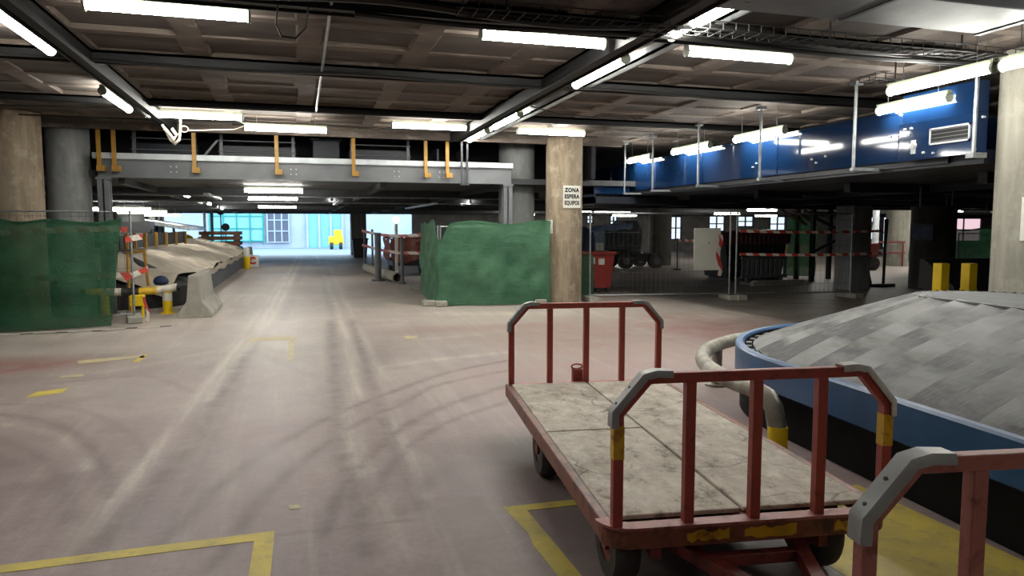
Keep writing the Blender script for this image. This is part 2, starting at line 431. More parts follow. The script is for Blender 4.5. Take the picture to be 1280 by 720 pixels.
# ================================================================== SETTING
def pdist(X, Y, pts):
    D = np.full(X.shape, 1e9)
    for (a, b) in zip(pts[:-1], pts[1:]):
        dx, dy = b[0]-a[0], b[1]-a[1]; L = dx*dx+dy*dy+1e-9
        t = np.clip(((X-a[0])*dx+(Y-a[1])*dy)/L, 0, 1)
        D = np.minimum(D, np.hypot(X-a[0]-t*dx, Y-a[1]-t*dy))
    return D
def smooth_pts(px, n=6):
    g = [onZ(*p) for p in px]
    if len(g) < 3: return g
    out = []
    for i in range(len(g)-1):
        p0 = g[max(i-1, 0)]; p1 = g[i]; p2 = g[i+1]; p3 = g[min(i+2, len(g)-1)]
        for k in range(n):
            t = k/n
            out.append(0.5*((2*p1)+(p2-p0)*t+(2*p0-5*p1+4*p2-p3)*t*t+(3*p1-p0-3*p2+p3)*t**3))
    return out+[g[-1]]
def build_floor():
    xs = np.concatenate([np.arange(-14, -6, 1.0), np.arange(-6, 6.5, 0.04), np.arange(6.5, 12, 0.25), np.arange(12, 66, 3.0), [66.0]])
    ys = np.concatenate([np.arange(-7, 2, 0.5), np.arange(2, 9, 0.04), np.arange(9, 24, 0.12), np.arange(24, 46, 1.0), [46.0]])
    X, Y = np.meshgrid(xs, ys)
    ny, nx = X.shape
    v = np.stack([X.ravel(), Y.ravel(), np.zeros(X.size)], 1)
    i = np.arange(nx-1); j = np.arange(ny-1)
    a = (j[:, None]*nx+i[None, :]).ravel()
    f = np.stack([a, a+1, a+nx+1, a+nx], 1)
    me = bpy.data.meshes.new('floor')
    me.vertices.add(len(v)); me.vertices.foreach_set('co', v.ravel())
    me.loops.add(f.size); me.loops.foreach_set('vertex_index', f.ravel().astype(np.int32))
    me.polygons.add(len(f)); me.polygons.foreach_set('loop_start', np.arange(0, f.size, 4, dtype=np.int32))
    me.update(calc_edges=True)
    def band(lines):
        T = np.zeros(X.shape)
        for (pts, wd, st) in lines:
            T = np.maximum(T, min(1.0, st*1.15)*np.exp(-(pdist(X, Y, smooth_pts(pts))/wd)**2))
        return T
    tyre = band([
        ([(311, 440), (231, 564), (107, 693)], 0.10, 0.55), ([(324, 425), (262, 560), (190, 690)], 0.05, 0.3),
        ([(633, 451), (562, 465), (482, 493), (411, 522), (350, 555), (289, 596), (196, 684)], 0.055, 0.6),
        ([(640, 462), (548, 481), (506, 503), (444, 531), (350, 600), (267, 707)], 0.05, 0.55),
        ([(640, 480), (534, 517), (463, 569), (426, 616), (405, 670)], 0.06, 0.6),
        ([(640, 500), (553, 531), (496, 574), (449, 654)], 0.05, 0.55),
        ([(414, 400), (421, 522), (444, 607), (455, 690)], 0.09, 0.55),
        ([(440, 400), (466, 484), (487, 545), (525, 635)], 0.07, 0.45),
        ([(0, 518), (67, 529), (111, 556), (133, 591), (140, 620)], 0.05, 0.5),
        ([(0, 548), (55, 573), (80, 610), (88, 650)], 0.06, 0.4),
        ([(0, 505), (90, 510), (160, 540), (190, 590)], 0.04, 0.3),
        ([(60, 480), (180, 470), (240, 490)], 0.05, 0.3), ([(330, 445), (390, 470)], 0.06, 0.25),
        ([(380, 330), (355, 400)], 0.12, 0.25), ([(400, 330), (420, 400)], 0.12, 0.25),
        ([(640, 578), (560, 585), (500, 640)], 0.08, 0.35), ([(330, 672), (470, 655), (640, 638)], 0.012, 0.5)])
    dust = band([
        ([(372, 320), (335, 390), (302, 427), (178, 582), (80, 707)], 0.06, 0.6),
        ([(378, 320), (350, 380), (318, 420), (262, 500)], 0.06, 0.6),
        ([(366, 330), (320, 395), (280, 440)], 0.05, 0.4),
        ([(395, 318), (428, 408), (435, 522), (447, 593)], 0.07, 0.65),
        ([(408, 325), (452, 420), (500, 540), (530, 620)], 0.06, 0.45),
        ([(640, 440), (540, 450), (470, 460)], 0.09, 0.4), ([(520, 425), (600, 418)], 0.1, 0.3),
        ([(90, 470), (190, 455), (330, 425)], 0.08, 0.3),
        ([(5, 530), (75, 545), (110, 585)], 0.05, 0.35), ([(0, 418), (110, 416), (230, 402), (300, 370)], 0.5, 0.55),
        ([(545, 392), (700, 392)], 0.35, 0.5), ([(820, 402), (720, 388)], 0.4, 0.4), ([(880, 396), (960, 390)], 0.5, 0.4)])
    red = np.zeros(X.shape)
    def blob(c, rx, ry, st):
        nonlocal red
        red = np.maximum(red, st*np.exp(-(((X-c[0])/rx)**2+((Y-c[1])/ry)**2)**2))
    blob((-4.0, 9.9), 1.7, 0.7, 1.0); blob((4.6, 10.0), 2.2, 2.2, 0.55); blob((6.6, 10.5), 1.5, 2.0, 0.85)
    blob((3.6, 11.5), 2.5, 0.5, 0.5); blob((3.2, 7.5), 1.6, 1.4, 0.4)
    grime_shade = 0.8/(1+np.exp(-(X-7.2-0.25*np.sin(Y))*1.6))/(1+np.exp((X-13.5)*1.2))/(1+np.exp((Y-21)*0.9))  # grime mixed with the dimness below the conveyors, painted into the floor
    grime_shade = np.maximum(grime_shade, 0.6*np.exp(-((X-2.05)/0.75)**4-((Y-3.9)/1.6)**4))  # shade under the cart, painted into the floor colour
    for nm, A in (('tyre', tyre), ('dust', dust), ('red', red), ('grime_shade', grime_shade)):
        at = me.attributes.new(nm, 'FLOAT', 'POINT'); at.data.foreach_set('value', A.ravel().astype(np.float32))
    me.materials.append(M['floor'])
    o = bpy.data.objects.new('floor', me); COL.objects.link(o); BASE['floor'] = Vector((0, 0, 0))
    return struct(o)
FLOOR = build_floor()

# painted marks on the floor (3 mm of paint)
def paint(quad, m, name='painted_line'):
    return MB().prism([(p[0], p[1], 0.0005) for p in quad], (0, 0, 0.002)).build(name, m, FLOOR)
def notch_strip(x0, x1, y0, y1): return [(x0, y0), (x1, y0), (x1, y1), (x0, y1)]
paint([(-2.3, 3.86), (-0.16, 3.92), (-0.16, 4.02), (-2.3, 3.95)], 'yellow_floor')
paint([(-0.27, 2.7), (-0.17, 2.7), (-0.16, 3.92), (-0.26, 3.915)], 'yellow_floor')
paint([(1.12, 3.99), (1.16, 3.90), (2.1, 3.88), (2.1, 3.97)], 'yellow_floor')
paint([(1.13, 3.97), (1.16, 3.60), (1.14, 3.45), (1.16, 2.7), (1.26, 2.7), (1.25, 3.90), (1.16, 3.91)], 'yellow_floor')
paint([(2.42, 0.6), (3.42, 0.6), (3.42, 3.7), (3.05, 3.7), (2.75, 3.2), (2.46, 2.9)], 'yellow_floor', 'painted_patch')
for q in ([(30, 498), (46, 490), (86, 485), (78, 491)], [(165, 453), (180, 443), (186, 443), (173, 453)]):
    paint([onZ(*p) for p in q], 'yellow_floor')
for q in ([(96, 451), (178, 444), (182, 447), (98, 455)], [(76, 470), (104, 468), (104, 471), (76, 473)],
          [(312, 423), (368, 420), (368, 424), (312, 427)], [(362, 424), (368, 424), (366, 452), (359, 452)],
          [(505, 420), (522, 420), (522, 424), (507, 424)], [(360, 632), (374, 631), (376, 636), (362, 637)]):
    paint([onZ(*p) for p in q], 'pale_floor')

# ------------------------------------------------------------------ ceilings, walls
def build_ceiling():
    m = MB(); z = 3.6
    xs = [-14]
    while xs[-1] < 26: xs.append(xs[-1]+1.18)
    ylist = [(-7, 6.45), (6.45, 9.12), (9.12, 12.2), (12.2, 15.0)]
    for (y0, y1) in ylist:
        n = max(2, round((y1-y0)/0.78)); dy = (y1-y0)/n
        for j in range(n):
            for x0 in xs[:-1]:
                a, b, c, d = x0, y0+j*dy, x0+1.18, y0+(j+1)*dy
                g = 0.10+random.random()*0.05; h = 0.05+random.random()*0.05
                k = 0.012+random.random()*0.04
                o = [(a, b, z), (c, b, z), (c, d, z), (a, d, z)]
                i1 = [(a+g, b+h, z), (c-g, b+h, z), (c-g, d-h, z), (a+g, d-h, z)]
                i2 = [(p[0]+(0.02 if q in (0, 3) else -0.02), p[1]+(0.02 if q < 2 else -0.02), z+k) for q, p in enumerate(i1)]
                m.add(o+i1+i2, [(0, 1, 5, 4), (1, 2, 6, 5), (2, 3, 7, 6), (3, 0, 4, 7)], 0)
                m.add(i1+i2, [(0, 1, 5, 4), (1, 2, 6, 5), (2, 3, 7, 6), (3, 0, 4, 7)], 0)
                m.add(i2, [(0, 1, 2, 3)], 1)
    m.box((-14, -7, 3.72), (26, 15.0, 3.9), 1)
    m.box((6.2, 15.0, 3.6), (26, 20, 3.9), 1)
    m.box((-14, 14.93, 3.46), (7.0, 15.02, 3.75), 0)
    return struct(m.build('ceiling', ['ceil_rib', 'ceil_pan'], base=(0, 0, 0)))
build_ceiling()
m = MB(); m.box((-14, 15.46, 2.62), (8, 46, 2.74)); m.box((8, 20, 2.62), (66, 46, 2.74)); m.box((26, -7, 2.62), (66, 20, 2.74))
for y in (19.0, 23.5, 28, 33, 38, 43): m.box((-14, y, 2.46), (66 if y > 20 else 6.4, y+0.16, 2.62))
for x in (-3.3, 1.7, 4.2): m.box((x, 15.6, 2.50), (x+0.12, 46, 2.62))
struct(m.build('mezzanine_ceiling', 'low_ceil', base=(0, 0, 0)))
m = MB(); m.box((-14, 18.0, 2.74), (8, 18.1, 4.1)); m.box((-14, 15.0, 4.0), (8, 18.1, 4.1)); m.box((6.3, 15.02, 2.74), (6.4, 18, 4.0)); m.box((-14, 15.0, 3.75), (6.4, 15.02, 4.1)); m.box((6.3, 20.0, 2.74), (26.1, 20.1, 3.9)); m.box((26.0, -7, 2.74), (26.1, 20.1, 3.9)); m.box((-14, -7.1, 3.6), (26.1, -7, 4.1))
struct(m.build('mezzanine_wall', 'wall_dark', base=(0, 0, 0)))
m = MB(); m.box((-14.2, -7, 0), (-14, 46, 4.1)); struct(m.build('wall_left', 'wall', base=(-14, 0, 0)))
m = MB(); m.box((-14, -7.2, 0), (66, -7, 4.1)); struct(m.build('wall_back', 'wall', base=(0, -7, 0)))
m = MB(); m.box((66, -7, 0), (66.2, 46, 4.1)); struct(m.build('wall_right', 'wall', base=(66, 0, 0)))

# far wall with its lit openings, at Y = 46
holes = []
def opening(px0, py0, px1, py1, y=46.0):
    a = onY(px0, py0, y); b = onY(px1, py1, y); holes.append((a.x, max(b.z, 0.05), b.x, min(a.z, 2.55)))
for q in ((733, 266, 742, 280), (762, 268, 772, 284), (812, 268, 825, 314), (838, 270, 852, 300), (886, 264, 906, 290), (922, 262, 942, 284),
          (962, 270, 982, 290), (1072, 268, 1092, 300), (1104, 268, 1116, 310), (1183, 272, 1226, 302)):
    opening(*q)
m = MB(); xs = sorted(set([7.0, 66.0]+[h[0] for h in holes]+[h[2] for h in holes]))
for a, b in zip(xs[:-1], xs[1:]):
    h = [q for q in holes if q[0] <= (a+b)/2 <= q[2]]
    if h:
        m.box((a, 46, 0), (b, 46.2, h[0][1])); m.box((a, 46, h[0][3]), (b, 46.2, 2.9))
    else: m.box((a, 46, 0), (b, 46.2, 2.9))
m.box((-14, 46, 0), (-7.5, 46.2, 2.9))
struct(m.build('wall_far', 'wall', base=(20, 46, 0)))
for i, h in enumerate(holes):
    m = MB(); m.box((h[0], 46.08, h[1]), (h[2], 46.12, h[3]))
    o = struct(m.build('window_%d' % (i+1), 'daylight_pink' if i == 9 else 'daylight'))
    f = MB(); t = 0.09
    f.box((h[0], 45.97, h[1]), (h[0]+t, 46.08, h[3])); f.box((h[2]-t, 45.97, h[1]), (h[2], 46.08, h[3]))
    f.box((h[0], 45.97, h[3]-t), (h[2], 46.08, h[3])); f.box((h[0], 45.97, h[1]), (h[2], 46.08, h[1]+t))
    cx = (h[0]+h[2])/2; cz = (h[1]+h[3])/2
    f.box((cx-0.04, 45.99, h[1]), (cx+0.04, 46.08, h[3])); f.box((h[0], 45.99, cz-0.04), (h[2], 46.08, cz+0.04))
    f.build('window_frame', 'steel_dark', o)

# yard and facade beyond the lane
m = MB(); m.box((-30, 46, -0.12), (66, 70, -0.02)); struct(m.build('yard_floor', 'yard', base=(0, 46, 0)))
m = MB()
m.box((-30, 62.2, 0), (30, 62.6, 9)); 
struct(m.build('facade_wall', 'facade', base=(0, 62, 0)))
def facade_panel(px0, px1, mat, name, z0=0.0, z1=3.4, y=62.0):
    a = onY(px0, 280, y).x; b = onY(px1, 280, y).x
    return MB().box((a, y, z0), (b, y+0.2, z1)).build(name, mat), a, b
o, a, b = facade_panel(262, 329, 'cyan', 'window_11', 0.6, 3.6); struct(o)
f = MB()
for k in range(5): x = a+(b-a)*k/4; f.box((x-0.05, 61.93, 0.3), (x+0.05, 62, 3.6))
for z in (0.6, 1.6, 2.6): f.box((a, 61.94, z-0.04), (b, 62, z+0.04))
f.build('window_frame', 'teal', o)
o, a, b = facade_panel(334, 361, 'facade_grey', 'window_12', 0.45, 3.6); struct(o)
f = MB()
for k in range(4): x = a+(b-a)*k/3; f.box((x-0.05, 61.93, 0.45), (x+0.05, 62, 3.6))
for z in (0.5, 1.4, 2.3, 3.2): f.box((a, 61.94, z-0.04), (b, 62, z+0.04))
f.build('window_frame', 'facade', o)
o, a, b = facade_panel(384, 428, 'cyan', 'window_13', 0.0, 3.6); struct(o)
f = MB()
for k in range(4): x = a+(b-a)*k/3; f.box((x-0.08, 61.9, 0), (x+0.08, 62, 3.6))
f.build('window_frame', 'facade', o)

# ------------------------------------------------------------------ ceiling channels, pipes
def trim(n, mb, mat='steel_dark'):
    return struct(mb.build('trim_%d' % n, mat))
def channel(a, b, wdt, z0=3.42, z1=3.6):
    m = MB(); a = Vector(a); b = Vector(b)
    if abs(a.x-b.x) < 1e-3:
        m.box((a.x-wdt/2, a.y, z1-0.03), (a.x+wdt/2, b.y, z1)); m.box((a.x-wdt/2, a.y, z0), (a.x-wdt/2+0.015, b.y, z1)); m.box((a.x+wdt/2-0.015, a.y, z0), (a.x+wdt/2, b.y, z1))
        m.box((a.x-wdt/4, a.y, z0+0.02), (a.x+wdt/4, b.y, z0+0.06))
    else:
        m.box((a.x, a.y-wdt/2, z1-0.03), (b.x, a.y+wdt/2, z1)); m.box((a.x, a.y-wdt/2, z0), (b.x, a.y-wdt/2+0.015, z1)); m.box((a.x, a.y+wdt/2-0.015, z0), (b.x, a.y+wdt/2, z1))
        m.box((a.x, a.y-wdt/4, z0+0.02), (b.x, a.y+wdt/4, z0+0.06))
    return m
trim(1, channel((-2.2, -6, 0), (-2.2, 14.9, 0), 0.16), 'black_steel')
trim(2, channel((3.18, -6, 0), (3.18, 14.9, 0), 0.2), 'black_steel')
trim(3, channel((-13, 6.42, 0), (7.4, 6.42, 0), 0.2, 3.46), 'black_steel')
trim(4, channel((-13, 9.12, 0), (9.5, 9.12, 0), 0.15, 3.48), 'black_steel')
trim(5, channel((-13, 12.2, 0), (9.5, 12.2, 0), 0.12, 3.5), 'black_steel')
trim(6, MB().box((3.66, 4.6, 3.50), (3.78, 14.9, 3.53)).box((3.66, 4.6, 3.5), (3.675, 14.9, 3.6)).box((3.765, 4.6, 3.50), (3.78, 14.9, 3.6)), 'steel_pale')

tag(MB().tube([(0.31, -5, 3.5), (0.31, 6.2, 3.5), (0.33, 12.2, 3.52)], 0.016).build('conduit_pipe', 'galv', smooth=40), 'thin pale conduit pipe running along the ceiling above the lane', 'pipe')
def cable(pts, r, name, label, mat='cable', cat='cable', group=None):
    return tag(MB().tube(pts, r, 6).build(name, mat, smooth=50), label, cat, group)
cable([(x, 6.0+0.05*math.sin(x*1.3), 3.44+0.04*math.sin(x*2.1)) for x in np.arange(-2, 7.4, 0.25)], 0.035, 'power_cable', 'thick black cable snaking through the wire basket tray on the ceiling')
cable([(x, 6.28+0.04*math.sin(x*1.7+1), 3.43+0.03*math.sin(x*1.6+2)) for x in np.arange(0.5, 7.4, 0.25)], 0.025, 'power_cable', 'thinner black cable lying beside the thick one in the ceiling tray')
cable([(x, 9.0+0.02*math.sin(x*2), 3.47+0.02*math.sin(x*1.9)) for x in np.arange(-8, 9.4, 0.3)], 0.02, 'power_cable', 'black cable clipped along the middle dark ceiling channel')
cable([(x, 12.9+0.05*math.sin(x), 3.54-0.02*math.sin(x*1.1)**2) for x in np.arange(-9, -2.3, 0.3)], 0.014, 'power_cable', 'slack black cable crossing the ceiling at upper left')
cable([(x, 14.0, 3.53) for x in np.arange(-9, 6.2, 0.5)], 0.012, 'power_cable', 'thin dark cable along the ceiling just before the yellow hangers')
cable([(-0.1, 6.35, 3.58), (-0.13, 6.3, 3.3), (-0.09, 6.28, 3.2), (0.02, 6.27, 3.19), (0.1, 6.28, 3.28), (0.15, 6.32, 3.58)], 0.008, 'hanging_cable', 'thin black cable loop dangling from the ceiling at top left')
cable([(3.4, 10.9, 3.58), (3.9, 10.6, 3.4), (4.9, 11.4, 3.5), (6.6, 11.9, 3.6)], 0.008, 'hanging_cable', 'thin cable slung from the centre channel towards the blue conveyor')
# basket tray
def basket(x0, x1, y0, y1, z0, z1, name, label):
    t = thing(name, label, 'cable tray', ((x0+x1)/2, (y0+y1)/2, z0))
    w = MB()
    for (y, z) in ((y0, z0), (y1, z0), (y0, z1), (y1, z1), ((y0+y1)/2, z0)): w.tube([(x0, y, z), (x1, y, z)], 0.006, 5)
    w.build('wire', 'cable', t)
    r = MB(); n = int((x1-x0)/0.13)
    for k in range(n+1):
        x = x0+(x1-x0)*k/n
        r.tube([(x, y0, z1), (x, y0, z0), (x, y1, z0), (x, y1, z1)], 0.005, 5, up=(1, 0, 0))
    r.build_each('rung', 'cable', t)
    h = MB()
    for x in np.arange(x0+0.4, x1, 1.6): h.cyl((x, (y0+y1)/2, z0), (x, (y0+y1)/2, 3.6), 0.01, 6)
    h.build_each('hanger', 'cable', t)
    return t
basket(1.3, 7.2, 5.75, 6.0, 3.40, 3.47, 'cable_tray', 'long black wire basket cable tray hung across the ceiling')
basket(6.4, 7.4, 6.9, 7.15, 3.36, 3.43, 'cable_tray', 'short wire basket tray stub ending beside the right hand lights')
# ventilation duct at top right
t = thing('ventilation_duct', 'dark sheet metal ventilation duct crossing under the ceiling before the wire basket tray', 'duct', (4.7, 5.0, 3.43))
MB().box((3.3, 4.65, 3.44), (6.1, 5.33, 3.59)).build('duct_body', 'steel_grey', t, bevel=0.01)
MB().box((4.52, 4.63, 3.43), (4.56, 5.35, 3.6)).box((6.06, 4.63, 3.43), (6.12, 5.35, 3.6)).build_each('flange', 'steel_dark', t)

# ------------------------------------------------------------------ light fittings
LIGHT_MESH = {}
def lamp_mesh(L):
    k = round(L, 2)
    if k in LIGHT_MESH: return LIGHT_MESH[k]
    t = thing('ceiling_light', '', 'light', (0, 0, 0))
    MB().sweep([(-L/2, 0, 0), (L/2, 0, 0)], [(-0.025, 0.03), (-0.032, 0.05), (-0.035, 0.085), (0.035, 0.085), (0.032, 0.05), (0.025, 0.03)]).build('housing', 'housing', t)
    n = 14
    pr = [(0.055*math.sin(0.5+(2*PI-1.0)*i/n), 0.045*math.cos(0.5+(2*PI-1.0)*i/n)) for i in range(n+1)]
    MB().sweep([(-L/2+0.02, 0, 0), (L/2-0.02, 0, 0)], pr).build('diffuser', 'tube', t, smooth=60)
    for s in (-1, 1): MB().cyl((s*(L/2-0.02), 0, 0), (s*L/2, 0, 0), 0.058, 16).build('end_cap', 'housing', t)
    LIGHT_MESH[k] = t
    return t
USED = set()
def light(c, L, ang, label, group='fluorescent ceiling lights', drop=None):
    L = round(L, 2)
    p = lamp_mesh(L)
    if L in USED: o = copy_tree(p)
    else: o = p; USED.add(L)
    o.location = c; o.rotation_euler = (0, 0, ang); o['label'] = label; o['group'] = group; o['category'] = 'light'
    if drop:
        BASE[o.name] = Vector((0, 0, 0))
        for s in (-1, 1): MB().cyl((s*L*0.35, 0, 0.08), (s*L*0.35, 0, drop-c[2]), 0.006, 6).build('suspension', 'galv', o)
    return o
H = PI/2
light((-1.0, 6.85, 3.49), 1.30, 0, 'tube light across the ceiling at the top left edge of the picture')
light((2.36, 6.84, 3.49), 1.30, 0, 'tube light across the ceiling just left of the dark centre channel, near row')
light((4.58, 6.87, 3.49), 1.30, 0, 'tube light across the ceiling just right of the dark centre channel, near row')
light((-1.58, 13.05, 3.49), 1.50, 0, 'tube light across the far ceiling row with coiled white cable hanging below it')
light((-0.15, 13.45, 3.38), 1.40, 0, 'tube light in the far ceiling row directly over the lane, second from the left', drop=3.6)
light((2.35, 13.2, 3.49), 1.38, 0, 'tube light in the far ceiling row left of the end of the centre channel')
light((4.75, 13.33, 3.49), 1.38, 0, 'tube light in the far ceiling row right in front of the brown sign column')
light((-2.42, 7.95, 3.49), 1.55, H, 'lengthwise tube light at the far left edge of the ceiling')
light((-2.48, 11.85, 3.49), 1.62, H, 'short looking lengthwise tube light before the grey steel beam at left')
light((3.48, 5.75, 3.49), 1.25, H, 'lengthwise tube light under the centre channel nearest the top edge')
light((3.48, 8.1, 3.49), 1.50, H, 'lengthwise tube light under the centre channel between the two near crosswise tubes')
light((3.5, 12.1, 3.49), 1.55, H, 'lengthwise tube light under the centre channel, third from the front')
light((3.5, 14.2, 3.49), 1.50, H, 'lengthwise tube light at the far end of the centre channel')
light((6.62, 4.88, 3.22), 1.30, H, 'brightest lengthwise tube light in front of the pale column at the right edge', drop=3.6)
light((6.60, 6.24, 3.22), 1.32, H, 'lengthwise tube light continuing the brightest one by the pale right column', drop=3.6)
light((7.42, 7.38, 3.19), 1.10, H, 'tube light over the vent of the blue conveyor, just below the brightest pair', drop=3.6)
light((7.42, 10.52, 3.19), 1.36, H, 'tube light over the middle of the blue conveyor', drop=3.6)
light((7.42, 12.7, 3.19), 1.40, H, 'tube light over the blue conveyor, second from its far end', drop=3.6)
light((7.42, 14.9, 3.19), 1.10, H, 'small far tube light over the far end of the blue conveyor', drop=3.6)
G2 = 'tube lights below the mezzanine'
light((-0.5, 17.5, 2.50), 1.30, 0, 'nearest of the three stacked tube lights under the mezzanine over the lane', G2, 2.62)
light((-0.66, 22.1, 2.50), 1.38, 0, 'middle of the three stacked tube lights under the mezzanine over the lane', G2, 2.62)
light((-0.76, 30.6, 2.50), 1.48, 0, 'farthest of the three stacked tube lights under the mezzanine over the lane', G2, 2.62)
light((-2.75, 20.2, 2.50), 1.2, H, 'lengthwise tube light under the mezzanine at left, nearest', G2, 2.62)
light((-2.95, 27.0, 2.50), 1.2, H, 'lengthwise tube light under the mezzanine at left, second from front', G2, 2.62)
light((-3.1, 33.0, 2.50), 1.2, H, 'lengthwise tube light under the mezzanine at left, farthest', G2, 2.62)
light((1.05, 24.0, 2.54), 1.2, H, 'dim lengthwise fitting above the right half of the lane', G2, 2.62)
light((5.5, 24.0, 2.50), 1.3, H, 'tube light seen above the green netting in the far bay', G2, 2.62)
light((13.3, 33.5, 2.50), 1.6, 0, 'left one of two blurred tube lights above the mobile lift', G2, 2.62)
light((15.2, 33.5, 2.50), 2.0, 0, 'right one of two blurred tube lights above the mobile lift', G2, 2.62)
light((17.5, 24.5, 2.36), 1.4, 0, 'bright short tube light above the grey slatted barrier', G2, 2.62)
light((22.3, 23.5, 2.46), 1.4, 0, 'bright tube light left of the dark round column', G2, 2.62)
light((19.8, 23.4, 2.5), 1.4, 0, 'tube light just left of the bright one by the dark round column', G2, 2.62)
light((27.0, 24.6, 2.40), 1.4, 0, 'tube light between dark round column and pale right column, lower', G2, 2.62)
light((26.0, 22.0, 2.5), 2.2, 0, 'long tube light between dark round column and pale right column, upper', G2, 2.62)
light((31.0, 30.0, 2.50), 2.0, 0, 'far tube light beyond the green netting at right', G2, 2.62)
for i, (x, y) in enumerate(((20.5, 31.5), (11.5, 37), (18, 38), (26, 36), (24.5, 22.8), (30, 24.5), (36, 27))):
    light((x, y, 2.36), 1.5, 0, 'tube light of the far right bays behind fences and columns', 'tube lights of the far bays', 2.46)
for i, (x, y) in enumerate(((-5.0, 24), (-5.2, 28), (-5.6, 34))):
    light((x, y, 2.2), 1.6, 0, ['near', 'middle', 'far'][i]+' one of the tube lights over the covered carousel at left', G2, 2.62)
for i, (x, y) in enumerate(((-2.42, 3.2), (7.0, 1.2), (0.6, -3.6), (3.3, -2.6))):  # last two are added behind the viewer to light the cart gates
    light((x, y, 3.49), 1.5, H, ['lengthwise tube light continuing the far left row toward the viewer', 'lengthwise tube light over the near part of the grey plated carousel', 'added unseen tube light behind the viewer over the lane, brightening the cart gates', 'added unseen tube light behind the viewer in line with the red carts it brightens'][i], 'fluorescent ceiling lights')
# coiled ivory cable under a light
t = thing('coiled_cable', 'bundle of ivory cable hanging coiled from the ceiling light at left', 'cable', (-1.85, 13.3, 3.1))
MB().tube([(-1.83, 13.3, 3.55), (-1.84, 13.3, 3.3), (-1.86, 13.28, 3.12), (-1.93, 13.27, 3.05), (-2.0, 13.28, 3.12), (-2.07, 13.3, 3.28), (-2.12, 13.3, 3.36)], 0.022, 8).tube([(-2.08, 13.27, 3.3), (-2.0, 13.25, 3.2), (-1.94, 13.25, 3.1), (-1.9, 13.27, 3.2), (-1.97, 13.28, 3.3)], 0.028, 8).tube([(-1.78+0.06*math.cos(a), 13.3, 3.3+0.05*math.sin(a)) for a in np.linspace(0, 6.3, 14)], 0.010, 6, up=(0, 1, 0)).build('coil', 'ivory_cable', t, smooth=60)
MB().tube([(-1.74, 13.3, 3.28), (-1.4, 13.3, 3.3), (-1.0, 13.35, 3.33), (-0.8, 13.4, 3.42), (-0.95, 13.4, 3.5)], 0.009, 6).build('lead', 'ivory_cable', t, smooth=60)
cable([(x, 13.45-0.25*(x-0.5)/1.2, 3.40+0.09*(x-0.5)/1.2-0.05*math.sin((x-0.5)/1.2*PI)) for x in np.linspace(0.5, 1.7, 12)], 0.009, 'hanging_cable', 'ivory cable slung between two far ceiling lights', 'ivory_cable')

# ------------------------------------------------------------------ columns
def column(c, r, mat, name, label, z1=3.6, n=40):
    return tag(MB().lathe([(r, 0.0), (r, 0.4), (r*0.995, 1.2), (r, 2.0), (r, z1)], (c[0], c[1], 0), n).build(name, mat, smooth=50), label, 'column', 'concrete columns', 'structure')
column((-4.62, 14.35), 0.42, 'col_brown', 'round_column', 'brown stained round concrete column at the far left edge')
column((5.63, 14.95), 0.40, 'col_brown', 'round_column', 'brown stained round column carrying the white lettered sign')
column((7.92, 6.12), 0.385, 'col_pale', 'round_column', 'pale concrete column at the right edge of the picture')
column((4.95, 16.3), 0.42, 'col_grey', 'round_column', 'smooth grey column behind the middle green netting', 3.98)
column((-4.12, 15.55), 0.37, 'col_grey', 'round_column', 'smooth grey column behind the left green netting', 3.98)
column((16.6, 15.6), 0.55, 'col_dark', 'round_column', 'dark thick column behind the carousel with a small panel on it', 2.24)
column((-6.1, 30.5), 0.5, 'col_grey', 'round_column', 'round column standing beyond the left tarpaulin', 2.62)
column((15.5, 29.0), 0.5, 'col_dark', 'round_column', 'dark column just behind the white board', 2.62)
column((25.2, 25.5), 0.5, 'col_pale', 'round_column', 'pale grey column beside the red tank', 2.62)
column((20.3, 38.0), 0.5, 'col_grey', 'round_column', 'far grey column among the lit windows at right of the lift', 2.62)
tag(MB().box((3.1, 44.5, 0), (4.0, 45.5, 2.62)).build('square_column', 'col_dark', bevel=0.02), 'dark square column at the far end of the lane on its right', 'column', 'concrete columns', 'structure')
tag(MB().box((13.95, 15.6, 0), (14.55, 16.25, 2.24)).build('square_column', 'col_grey', bevel=0.02), 'grey square column in the middle of the right hand bay', 'column', 'concrete columns', 'structure')
tag(MB().box((-4.5, 42, 0), (-4.36, 42.14, 2.62)).build('square_column', 'col_grey'), 'slim grey column at the far end of the lane on its left', 'column', 'concrete columns', 'structure')

